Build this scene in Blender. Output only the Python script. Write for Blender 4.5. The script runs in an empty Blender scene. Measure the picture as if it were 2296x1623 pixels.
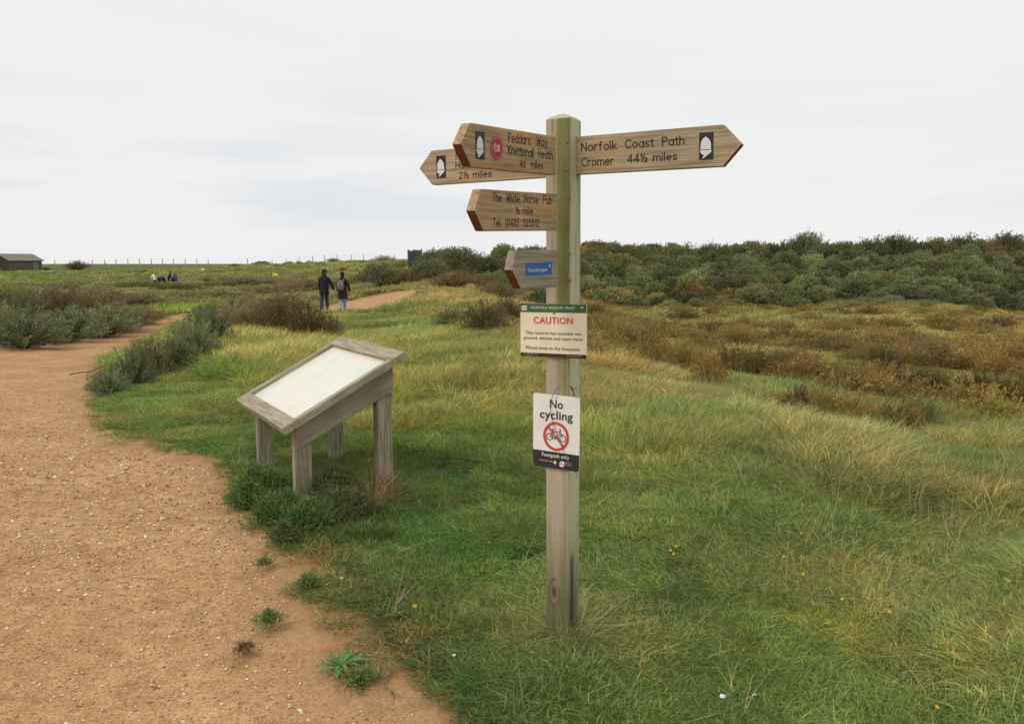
import bpy, bmesh, math, random
import numpy as np
from mathutils import Vector, Matrix
random.seed(7); RS = np.random.RandomState(11)
SC = bpy.context.scene
COL = SC.collection

# ------------------------------------------------------------ camera, sky, sun, exposure
EYE = 1.65; FPX = 1802.0; PITCH = math.atan((811-590)/FPX)
cd = bpy.data.cameras.new('camera'); cam = bpy.data.objects.new('camera', cd); COL.objects.link(cam)
cam.location = (0, 0, EYE); cam.rotation_euler = (math.pi/2-PITCH, 0, 0)
cd.sensor_width = 36; cd.lens = 36*FPX/2296; cd.clip_start = .05; cd.clip_end = 9000
SC.camera = cam
SUN_EL = math.radians(52); SUN_AZ = math.radians(-125)      # high, behind the viewer's left shoulder, veiled by cloud
wd = bpy.data.worlds.new('World'); SC.world = wd; wd.use_nodes = True
nt = wd.node_tree; N = nt.nodes; L = nt.links
bg = N['Background']; bg.inputs['Strength'].default_value = .1
sky = N.new('ShaderNodeTexSky'); sky.sky_type = 'NISHITA'; sky.sun_disc = False
sky.sun_elevation = SUN_EL; sky.sun_rotation = SUN_AZ
tc = N.new('ShaderNodeTexCoord')
sep = N.new('ShaderNodeSeparateXYZ'); L.new(tc.outputs['Generated'], sep.inputs[0])
def wmap(scale, loc=(0, 0, 0)):
    m = N.new('ShaderNodeMapping'); m.inputs['Scale'].default_value = scale; m.inputs['Location'].default_value = loc
    L.new(tc.outputs['Generated'], m.inputs[0]); return m
n1 = N.new('ShaderNodeTexNoise'); n1.inputs['Scale'].default_value = 1; n1.inputs['Detail'].default_value = 6; n1.inputs['Roughness'].default_value = .5
L.new(wmap((2.2, 2.2, 17), (3.1, .3, .9)).outputs[0], n1.inputs[0])
r1 = N.new('ShaderNodeValToRGB'); r1.color_ramp.elements[0].position = .42; r1.color_ramp.elements[1].position = .56
r1.color_ramp.elements[0].color = (7.35, 7.65, 8.05, 1); r1.color_ramp.elements[1].color = (8.75, 8.76, 8.8, 1)
L.new(n1.outputs['Fac'], r1.inputs[0])
r2 = N.new('ShaderNodeValToRGB')                              # the low bluish bank of cloud gives way to an even white deck above
e = r2.color_ramp.elements
e[0].position = .0; e[0].color = (.35, .35, .35, 1); e[1].position = .035; e[1].color = (.25, .25, .25, 1)
for ps, v in ((.06, 1.), (.12, .9), (.22, .25), (.32, .0)):
    k = e.new(ps); k.color = (v, v, v, 1)
L.new(sep.outputs['Z'], r2.inputs[0])
xr = N.new('ShaderNodeMapRange'); xr.inputs[1].default_value = -.55; xr.inputs[2].default_value = .45; xr.inputs[3].default_value = 1; xr.inputs[4].default_value = .35
L.new(sep.outputs['X'], xr.inputs[0])
mm = N.new('ShaderNodeMath'); mm.operation = 'MULTIPLY'; L.new(r2.outputs[0], mm.inputs[0]); L.new(xr.outputs[0], mm.inputs[1])
deck = N.new('ShaderNodeMix'); deck.data_type = 'RGBA'; deck.inputs[6].default_value = (8.85, 8.84, 8.8, 1)
L.new(mm.outputs[0], deck.inputs[0]); L.new(r1.outputs[0], deck.inputs[7])
mx = N.new('ShaderNodeMix'); mx.data_type = 'RGBA'; mx.inputs[0].default_value = .97
L.new(sky.outputs[0], mx.inputs[6]); L.new(deck.outputs[2], mx.inputs[7]); L.new(mx.outputs[2], bg.inputs[0])
sd = bpy.data.lights.new('sun', 'SUN'); sd.energy = 1.1; sd.angle = math.radians(28); sd.color = (1, .965, .91)
sun = bpy.data.objects.new('sun', sd); COL.objects.link(sun)
sdir = Vector((math.sin(SUN_AZ)*math.cos(SUN_EL), math.cos(SUN_AZ)*math.cos(SUN_EL), math.sin(SUN_EL)))
sun.rotation_euler = sdir.to_track_quat('Z', 'Y').to_euler(); sun.location = (-20, -20, 30)
SC.view_settings.view_transform = 'Standard'; SC.view_settings.look = 'None'
SC.view_settings.exposure = 0; SC.view_settings.gamma = 1; SC.view_settings.use_curve_mapping = False
SC.render.engine = 'CYCLES'
SC.cycles.max_bounces = 4; SC.cycles.diffuse_bounces = 2; SC.cycles.transmission_bounces = 2; SC.cycles.transparent_max_bounces = 2; SC.cycles.glossy_bounces = 1

# ------------------------------------------------------------ helpers
CP, SP = math.cos(PITCH), math.sin(PITCH)
CAM = np.array([0, 0, EYE])
def ray(x, y):
    return np.array([x-1148., (811.-y)*SP+FPX*CP, (811.-y)*CP-FPX*SP])
def at_plane(x, y, p0, n):
    r = ray(x, y); return CAM + r*(np.dot(np.asarray(p0)-CAM, n)/np.dot(r, n))
def at_depth(x, y, Y):
    r = ray(x, y); return CAM + r*(Y/r[1])
def lin(c):
    c = np.asarray(c, float)/255.; return np.where(c <= .04045, c/12.92, ((c+.055)/1.055)**2.4)
def h2(ix, iy, seed):
    n = (ix.astype(np.int64)*374761393 + iy.astype(np.int64)*668265263 + seed*974634777) & 0xffffffff
    n = ((n ^ (n >> 13))*1274126177) & 0xffffffff
    return ((n ^ (n >> 16)) & 0xffffff)/float(0xffffff)
def vn(x, y, seed=0):
    x = np.asarray(x, float); y = np.asarray(y, float)
    ix = np.floor(x); iy = np.floor(y); fx = x-ix; fy = y-iy; fx = fx*fx*(3-2*fx); fy = fy*fy*(3-2*fy)
    a = h2(ix, iy, seed); b = h2(ix+1, iy, seed); c = h2(ix, iy+1, seed); d = h2(ix+1, iy+1, seed)
    return (a+(b-a)*fx)*(1-fy)+(c+(d-c)*fx)*fy
def fbm(x, y, seed=0, o=4):
    s = 0; a = .5; t = 0
    for k in range(o):
        s = s+a*vn(x*2**k, y*2**k, seed+k*17); t += a; a *= .5
    return s/t
def sstep(a, b, x):
    t = np.clip((x-a)/(b-a), 0, 1); return t*t*(3-2*t)

def link(o, parent=None):
    COL.objects.link(o)
    if parent is not None: o.parent = parent
    return o
def tag(o, label=None, cat=None, group=None, kind=None):
    if label: o['label'] = label
    if cat: o['category'] = cat
    if group: o['group'] = group
    if kind: o['kind'] = kind
    return o
def empty(name, loc, label, cat, group=None, rz=0):
    o = bpy.data.objects.new(name, None); o.location = loc; o.rotation_euler = (0, 0, rz); o.empty_display_size = .1
    link(o); return tag(o, label, cat, group)
def mesh_np(name, V, F, mat=None, smooth=False, fcol=None, vattr=None):
    """V (n,3), F (m,k) with k 3 or 4"""
    me = bpy.data.meshes.new(name); V = np.asarray(V, np.float32); F = np.asarray(F, np.int32); m, k = F.shape
    me.vertices.add(len(V)); me.vertices.foreach_set('co', V.ravel())
    me.loops.add(m*k); me.loops.foreach_set('vertex_index', F.ravel())
    me.polygons.add(m); me.polygons.foreach_set('loop_start', np.arange(0, m*k, k, dtype=np.int32))
    me.polygons.foreach_set('loop_total', np.full(m, k, np.int32))
    if smooth: me.polygons.foreach_set('use_smooth', np.ones(m, bool))
    me.update(calc_edges=True)
    if vattr:
        for nm, arr in vattr.items():
            arr = np.asarray(arr, np.float32)
            if arr.ndim == 2:
                a = me.attributes.new(nm, 'FLOAT_COLOR', 'POINT')
                if arr.shape[1] == 3: arr = np.concatenate([arr, np.ones((len(arr), 1), np.float32)], 1)
                a.data.foreach_set('color', arr.ravel())
            else:
                a = me.attributes.new(nm, 'FLOAT', 'POINT'); a.data.foreach_set('value', arr)
    if mat: me.materials.append(mat)
    return me
def obj(name, me, parent=None, loc=None):
    o = bpy.data.objects.new(name, me); link(o, parent)
    if loc is not None: o.location = loc
    return o

# ---- materials
def base_mat(name, rough=.85, spec=.3):
    m = bpy.data.materials.new(name); m.use_nodes = True; b = m.node_tree.nodes['Principled BSDF']
    b.inputs['Roughness'].default_value = rough; b.inputs['Specular IOR Level'].default_value = spec
    return m, m.node_tree.nodes, m.node_tree.links, b
def plain(name, col, rough=.8, spec=.3, var=.12, scale=30, bump=0):
    m, n, l, b = base_mat(name, rough, spec)
    t = n.new('ShaderNodeTexNoise'); t.inputs['Scale'].default_value = scale; t.inputs['Detail'].default_value = 4
    c = n.new('ShaderNodeTexCoord'); l.new(c.outputs['Object'], t.inputs[0])
    r = n.new('ShaderNodeMapRange'); r.inputs[3].default_value = 1-var; r.inputs[4].default_value = 1+var; r.inputs[1].default_value = .3; r.inputs[2].default_value = .7
    l.new(t.outputs['Fac'], r.inputs[0])
    v = n.new('ShaderNodeVectorMath'); v.operation = 'SCALE'; v.inputs[0].default_value = col[:3]; l.new(r.outputs[0], v.inputs['Scale'])
    l.new(v.outputs[0], b.inputs['Base Color'])
    if bump:
        bp = n.new('ShaderNodeBump'); bp.inputs['Strength'].default_value = bump; bp.inputs['Distance'].default_value = .005
        l.new(t.outputs['Fac'], bp.inputs['Height']); l.new(bp.outputs[0], b.inputs['Normal'])
    return m
def leafmat(name, instanced=False, gain=1.0, transl=.35, objrand=.25):
    """colour = mesh attribute col (x instancer tint icol)"""
    m = bpy.data.materials.new(name); m.use_nodes = True; n = m.node_tree.nodes; l = m.node_tree.links; n.clear()
    out = n.new('ShaderNodeOutputMaterial')
    a = n.new('ShaderNodeAttribute'); a.attribute_name = 'col'
    cur = a.outputs['Color']
    if instanced:
        i = n.new('ShaderNodeAttribute'); i.attribute_type = 'INSTANCER'; i.attribute_name = 'icol'
        v = n.new('ShaderNodeVectorMath'); v.operation = 'MULTIPLY'; l.new(cur, v.inputs[0]); l.new(i.outputs['Color'], v.inputs[1]); cur = v.outputs[0]
    if objrand:
        oi = n.new('ShaderNodeObjectInfo'); r = n.new('ShaderNodeMapRange'); r.inputs[3].default_value = 1-objrand; r.inputs[4].default_value = 1+objrand
        l.new(oi.outputs['Random'], r.inputs[0]); v = n.new('ShaderNodeVectorMath'); v.operation = 'SCALE'
        l.new(cur, v.inputs[0]); l.new(r.outputs[0], v.inputs['Scale']); cur = v.outputs[0]
    g = n.new('ShaderNodeVectorMath'); g.operation = 'SCALE'; g.inputs['Scale'].default_value = gain; l.new(cur, g.inputs[0]); cur = g.outputs[0]
    d = n.new('ShaderNodeBsdfDiffuse'); t = n.new('ShaderNodeBsdfTranslucent'); gl = n.new('ShaderNodeBsdfGlossy'); gl.inputs['Roughness'].default_value = .45
    gl.inputs['Color'].default_value = (.7, .75, .7, 1)
    x = n.new('ShaderNodeMixShader'); x.inputs[0].default_value = transl; y = n.new('ShaderNodeMixShader'); y.inputs[0].default_value = .03
    l.new(cur, d.inputs[0]); l.new(cur, t.inputs[0]); l.new(d.outputs[0], x.inputs[1]); l.new(t.outputs[0], x.inputs[2])
    l.new(x.outputs[0], y.inputs[1]); l.new(gl.outputs[0], y.inputs[2]); l.new(y.outputs[0], out.inputs[0])
    return m
def woodmat(name, c1, c2, c3=None, patch=4., grain=(4, 90, 90), rough=.8):
    """weathered timber: the attribute gc carries (along the grain, across, through)"""
    m, n, l, b = base_mat(name, rough, .25)
    a = n.new('ShaderNodeAttribute'); a.attribute_name = 'gc'
    mp = n.new('ShaderNodeMapping'); mp.inputs['Scale'].default_value = grain; l.new(a.outputs['Vector'], mp.inputs[0])
    t = n.new('ShaderNodeTexNoise'); t.inputs['Scale'].default_value = 1; t.inputs['Detail'].default_value = 5; l.new(mp.outputs[0], t.inputs[0])
    r = n.new('ShaderNodeValToRGB'); r.color_ramp.elements[0].position = .33; r.color_ramp.elements[1].position = .68
    r.color_ramp.elements[0].color = (*c1, 1); r.color_ramp.elements[1].color = (*c2, 1); l.new(t.outputs['Fac'], r.inputs[0])
    cur = r.outputs[0]
    if c3 is not None:
        mp2 = n.new('ShaderNodeMapping'); mp2.inputs['Scale'].default_value = (patch, patch*4, patch*4); l.new(a.outputs['Vector'], mp2.inputs[0])
        t2 = n.new('ShaderNodeTexNoise'); t2.inputs['Scale'].default_value = 1; t2.inputs['Detail'].default_value = 6; t2.inputs['Roughness'].default_value = .65
        l.new(mp2.outputs[0], t2.inputs[0])
        q = n.new('ShaderNodeMapRange'); q.inputs[1].default_value = .48; q.inputs[2].default_value = .66; q.inputs[4].default_value = .55; l.new(t2.outputs['Fac'], q.inputs[0])
        w = n.new('ShaderNodeMix'); w.data_type = 'RGBA'; w.inputs[7].default_value = (*c3, 1)
        l.new(q.outputs[0], w.inputs[0]); l.new(cur, w.inputs[6]); cur = w.outputs[2]
    l.new(cur, b.inputs['Base Color'])
    bp = n.new('ShaderNodeBump'); bp.inputs['Strength'].default_value = .5; bp.inputs['Distance'].default_value = .003
    l.new(t.outputs['Fac'], bp.inputs['Height']); l.new(bp.outputs[0], b.inputs['Normal'])
    return m
def set_gc(me, org, u, v, w, seed=0.0):
    n = len(me.vertices); co = np.empty(n*3, np.float32); me.vertices.foreach_get('co', co); co = co.reshape(-1, 3)-np.asarray(org)
    g = np.stack([co@np.asarray(u)+seed, co@np.asarray(v)+seed*.37, co@np.asarray(w)+seed*.11, np.ones(n)], 1).astype(np.float32)
    a = me.attributes.new('gc', 'FLOAT_COLOR', 'POINT'); a.data.foreach_set('color', g.ravel())

# ------------------------------------------------------------ terrain
CTRL = []       # (X, Y, z)
for w in [(-3, 0, 0), (0, 1.6, 0), (3, 1, 0), (-1, 3, 0), (.2, 3.4, 0), (2, 3, .02), (-2.5, 4, 0), (2.8, 4.2, .03), (-1.5, 5.6, 0), (-.9, 6, .0), (0, 6, .0), (-4, 7, -.01),
          (-1.8, 8, 0), (1.5, 5.5, .02), (.6, 8.2, 0)]: CTRL.append(w)
def cpt(x, y, Y): p = at_depth(x, y, Y); CTRL.append(tuple(p))
for a in [(0, 785, 15.2), (385, 718, 22.5), (300, 760, 17.5), (180, 860, 11), (240, 890, 9.9), (440, 790, 14.9), (650, 765, 17), (600, 830, 12.4), (560, 700, 27),
          (1330, 860, 10.6), (1500, 915, 9.0), (1800, 985, 7.6), (2050, 1030, 6.9), (2290, 1060, 6.4), (1400, 1100, 5.9), (2000, 1300, 4.2), (2290, 1200, 4.9),
          (1500, 828, 14.), (1900, 900, 12.), (2290, 960, 10.5), (1500, 760, 24), (2000, 800, 20), (2290, 840, 17), (1400, 700, 42), (1800, 705, 42), (2290, 712, 41),
          (1400, 690, 50), (1800, 692, 50), (2290, 698, 50), (1300, 590, 62), (1500, 594, 63), (1800, 590, 63), (2100, 587, 63), (2290, 581, 62), (1300, 625, 56), (1800, 630, 56), (2290, 630, 56),
          (1150, 600, 62), (1040, 598, 64), (1150, 640, 50), (1250, 680, 44), (940, 606, 68), (1000, 700, 26), (1010, 655, 38), (930, 655, 37), (735, 700, 31), (860, 672, 35), (780, 698, 32),
          (900, 722, 24), (950, 800, 13.5), (1100, 800, 13), (1150, 720, 25), (1060, 745, 19),
          (0, 660, 40), (200, 655, 50), (400, 655, 55), (100, 622, 110), (100, 607, 150), (250, 603, 150), (400, 600, 150), (600, 596, 150), (800, 590, 145), (900, 587, 130),
          (540, 622, 100), (700, 625, 88), (820, 640, 58), (250, 626, 100), (-400, 620, 100), (-400, 606, 150), (-400, 700, 25), (-300, 800, 13), (2700, 700, 50), (2700, 580, 62), (2700, 900, 12)]: cpt(*a)
for X in (-260, -120, 0, 120, 260): CTRL.append((X, 420, -1.5)); CTRL.append((X, 260, -.5 if X < 30 else .6))
CTRL.append((120, 130, 1.2)); CTRL.append((60, 110, 1.5)); CTRL.append((30, 100, 1.2)); CTRL.append((8, 110, 1.3))
CTRL = np.array(CTRL, float)
def uv(X, Y):
    r = np.sqrt(X*X+Y*Y)+1e-6; return np.stack([np.arctan2(X, Y)*2.6, np.log(np.maximum(r, 1.2))], -1)
def tps(d2): return np.where(d2 > 1e-12, .5*d2*np.log(np.maximum(d2, 1e-12)), 0)
CU = uv(CTRL[:, 0], CTRL[:, 1]); nC = len(CU)
K = tps(((CU[:, None]-CU[None])**2).sum(-1))+np.eye(nC)*.004
Pm = np.concatenate([np.ones((nC, 1)), CU], 1)
A_ = np.block([[K, Pm], [Pm.T, np.zeros((3, 3))]]); WTS = np.linalg.solve(A_, np.concatenate([CTRL[:, 2], np.zeros(3)]))
def height(X, Y):
    X = np.asarray(X, float); Y = np.asarray(Y, float); sh = X.shape; x = X.ravel(); y = Y.ravel()
    out = np.zeros(len(x)); q = uv(x, y); r = np.sqrt(x*x+y*y)
    for s in range(0, len(x), 40000):
        c = q[s:s+40000]; out[s:s+40000] = tps(((c[:, None]-CU[None])**2).sum(-1))@WTS[:nC]+WTS[nC]+c@WTS[nC+1:]
    front = sstep(.3, 1.5, y)*sstep(1.0, .75, np.abs(np.arctan2(x, np.maximum(y, 1e-3))))
    out = out*front*(1-sstep(300, 520, r))-1.5*sstep(300, 520, r)
    out += (fbm(x*.9, y*.9, 3)-.5)*.05*sstep(2, 6, r)
    out += (fbm(x*.22, y*.22, 5)-.5)*(.42-.30*sstep(0, 3, x)*sstep(49, 44, y))*sstep(9, 22, r)
    out += (fbm(x*.07, y*.07, 9)-.5)*1.1*sstep(60, 100, r)*front
    out -= .95*np.exp(-(((x+39.5)/5)**2+((y-93)/4.5)**2))              # the hollow the golfers stand in
    return out.reshape(sh)
def ground(x, y):                       # point of the ground seen at photo position x, y
    r = ray(x, y); Y = np.exp(np.linspace(math.log(1.5), math.log(320), 1500)); P = CAM+r[None]*(Y/r[1])[:, None]
    h = height(P[:, 0], P[:, 1]); k = np.nonzero(P[:, 2] < h)[0]
    i = k[0] if len(k) else int(np.argmin(P[:, 2]-h+(Y > 150)*9))
    return np.array([P[i, 0], P[i, 1], h[i]])
def gz(x, y): return float(height(np.array([x]), np.array([y]))[0])

# path outline in plan
PATH = [(.35, 1.2)] + [tuple(ground(*q)[:2]) for q in [(1010, 1623), (900, 1560), (800, 1530), (740, 1490), (690, 1420), (660, 1330), (625, 1240), (560, 1150), (510, 1100), (480, 1050), (420, 1012), (330, 1000),
        (235, 985), (195, 930), (188, 870), (215, 805), (290, 765), (345, 742), (400, 722)]]
PATH += [(-8.2, 25.5), (-7.6, 28.2), (-7.3, 30)] + [tuple(ground(*q)[:2]) for q in [(790, 701), (850, 690), (895, 674), (925, 656)]] + [(-2.5, 42), (-1.2, 48)]
PATH += [(-2.2, 49)] + [tuple(ground(*q)[:2]) for q in [(912, 652), (850, 661), (760, 680), (722, 690)]] + [(-9.6, 31), (-10.3, 28), (-10.4, 25)]
PATH += [tuple(ground(*q)[:2]) for q in [(378, 713), (340, 727), (300, 738), (220, 750), (130, 767), (60, 777), (0, 787)]] + [(-14, 14.9), (-22, 14.5), (-22, -8), (1.2, -8)]
PATH = np.array(PATH)
def path_sd(X, Y):                      # signed distance, negative on the path
    sh = X.shape; x = X.ravel(); y = Y.ravel(); d = np.full(len(x), 1e9); ins = np.zeros(len(x), bool)
    for i in range(len(PATH)):
        a = PATH[i]; b = PATH[(i+1) % len(PATH)]; e = b-a
        t = np.clip(((x-a[0])*e[0]+(y-a[1])*e[1])/(e@e), 0, 1); d = np.minimum(d, (x-a[0]-t*e[0])**2+(y-a[1]-t*e[1])**2)
        if a[1] != b[1]: ins ^= ((a[1] > y) != (b[1] > y)) & (x < (b[0]-a[0])*(y-a[1])/(b[1]-a[1])+a[0])
    d = np.sqrt(d); return np.where(ins, -d, d).reshape(sh)
def path_edge(X, Y): return path_sd(X, Y)+(fbm(X*3.1, Y*3.1, 41, 4)-.5)*.42+(fbm(X*12, Y*12, 43, 3)-.5)*.16

# vegetation colour and length over the ground (plan positions of what grows there)
VC = [(900, 1200, (64, 98, 40), .045), (1100, 1300, (66, 102, 42), .045), (1000, 1050, (76, 104, 44), .055), (1050, 950, (100, 112, 52), .13), (1000, 850, (112, 118, 58), .2), (950, 790, (105, 114, 58), .2),
      (1100, 1150, (74, 104, 44), .055), (1000, 1450, (82, 98, 46), .04), (900, 1500, (100, 98, 58), .03), (800, 1400, (82, 90, 46), .03), (760, 1300, (86, 96, 50), .035), (1150, 1560, (74, 104, 46), .045),
      (1450, 1500, (84, 102, 50), .05), (1400, 1300, (86, 106, 50), .055), (1600, 1250, (94, 110, 54), .06), (1750, 1400, (98, 116, 54), .06), (1850, 1430, (124, 142, 52), .04), (2000, 1300, (106, 116, 64), .09),
      (2200, 1450, (96, 112, 60), .08), (2250, 1250, (108, 118, 66), .12), (1600, 1550, (78, 104, 48), .045), (1900, 1580, (82, 106, 48), .05), (1500, 1130, (98, 114, 56), .12), (1750, 1150, (90, 114, 54), .12),
      (2000, 1160, (94, 112, 58), .13), (2220, 1120, (110, 120, 68), .16), (1400, 1020, (106, 118, 58), .16), (1700, 1010, (106, 114, 66), .19), (2000, 1070, (106, 116, 68), .19), (1380, 880, (114, 118, 70), .19),
      (1600, 945, (108, 115, 66), .19), (1350, 800, (108, 110, 54), .25), (1500, 720, (106, 108, 56), .16), (1720, 722, (106, 112, 60), .15), (2000, 740, (116, 112, 58), .16), (1650, 780, (104, 100, 52), .18),
      (1900, 800, (100, 116, 54), .2), (2200, 760, (116, 114, 60), .16), (2100, 850, (102, 108, 54), .16), (2250, 960, (100, 110, 54), .2), (1750, 860, (92, 112, 54), .2), (1000, 720, (98, 112, 56), .18),
      (1100, 690, (116, 112, 62), .2), (870, 735, (96, 110, 56), .18), (1000, 660, (116, 112, 66), .2), (600, 795, (124, 132, 74), .34), (550, 830, (92, 114, 54), .25), (500, 870, (94, 112, 52), .1),
      (400, 900, (98, 112, 58), .045), (300, 950, (108, 108, 62), .03), (450, 980, (88, 106, 52), .035), (660, 800, (128, 134, 78), .3), (560, 1000, (66, 94, 42), .05), (700, 1200, (68, 88, 42), .07), (330, 905, (80, 110, 50), .08),
      (100, 640, (88, 106, 54), .2), (400, 640, (100, 108, 62), .2), (300, 615, (94, 106, 58), .15), (600, 650, (92, 96, 64), .2), (700, 620, (96, 108, 56), .14), (800, 602, (104, 110, 64), .15), (500, 603, (104, 108, 64), .15),
      (560, 700, (90, 106, 50), .2), (1500, 640, (78, 84, 56), .2), (2000, 640, (74, 82, 56), .2), (1100, 620, (92, 98, 58), .2), (1280, 700, (104, 96, 54), .2), (1300, 1420, (90, 104, 54), .05), (1260, 1450, (98, 104, 58), .05),
      (860, 840, (100, 116, 54), .16), (1100, 1000, (90, 108, 50), .08), (420, 690, (100, 122, 54), .12), (200, 690, (84, 104, 50), .12)]
VCX = np.array([[a, b] for a, b, c, d in VC], float); VCC = np.array([lin(c) for a, b, c, d in VC]); VCL = np.array([d for a, b, c, d in VC])
def veg(X, Y):
    X = np.asarray(X, float); Y = np.asarray(Y, float); out = np.zeros(X.shape+(3,)); ln = np.zeros(X.shape); x = X.ravel(); y = Y.ravel()
    yy = np.maximum(y, .6); H = height(x, y)
    wob = (fbm(x*.8, y*.8, 71)-.5); a = 1148+FPX*x/yy; b = 590+FPX*(EYE-H)/yy; a = np.clip(a+wob*200, -400, 2700); b = np.clip(b+wob*50*sstep(2, 8, y), 560, 1900)
    C = np.zeros((len(x), 3)); Ls = np.zeros(len(x))
    for s in range(0, len(x), 40000):
        sc = 1.0/(.18+.82*sstep(600, 1000, b[s:s+40000]))
        w = 1/((((a[s:s+40000, None]-VCX[None, :, 0])*.55)**2+((b[s:s+40000, None]-VCX[None, :, 1])*1.6)**2)*(sc[:, None]**.6)+300)**2.2
        w /= w.sum(1, keepdims=True); C[s:s+40000] = w@VCC; Ls[s:s+40000] = w@VCL
    n1 = fbm(x*1.7, y*1.7, 61)-.5; n3 = fbm(x*5, y*5, 63, 3)-.5; n2 = fbm(x*.45, y*.45, 67)-.5
    r = np.sqrt(x*x+y*y)
    t = np.clip(n1*1.1+n2*.8+n3*1.3*(r < 20), -1, 1)[:, None]
    C = C*(1+t*np.array([[.52, .26, .28]]))
    C = C*.8+.2*C.mean(1, keepdims=True)*np.array([[1.25, 1.12, .6]])
    br = sstep(.62, .74, fbm(x*2.3+9, y*2.3, 91))[:, None]*.3*sstep(2.5, 4, y)[:, None]
    C = C*(1-br)+lin((128, 104, 66))*br
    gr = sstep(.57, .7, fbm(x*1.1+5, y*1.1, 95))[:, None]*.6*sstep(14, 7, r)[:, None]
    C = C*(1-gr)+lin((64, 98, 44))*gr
    C = C*np.array([[1.08, 1.0, .92]])
    hm = sstep(.5, .62, fbm(x*.13+3, y*.16, 101))*sstep(32, 50, r)*sstep(132, 100, r)*sstep(10, -4, x)    # heath on the golf course
    C = C*(1-hm[:, None]*.5)+lin((104, 98, 72))*hm[:, None]*.5
    Ls = Ls*np.clip(.92+n1*1.3+(fbm(x*4.5, y*4.5, 111, 2)-.5)*1.5, .35, 2.2)
    return C.reshape(X.shape+(3,)), Ls.reshape(X.shape)

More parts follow.
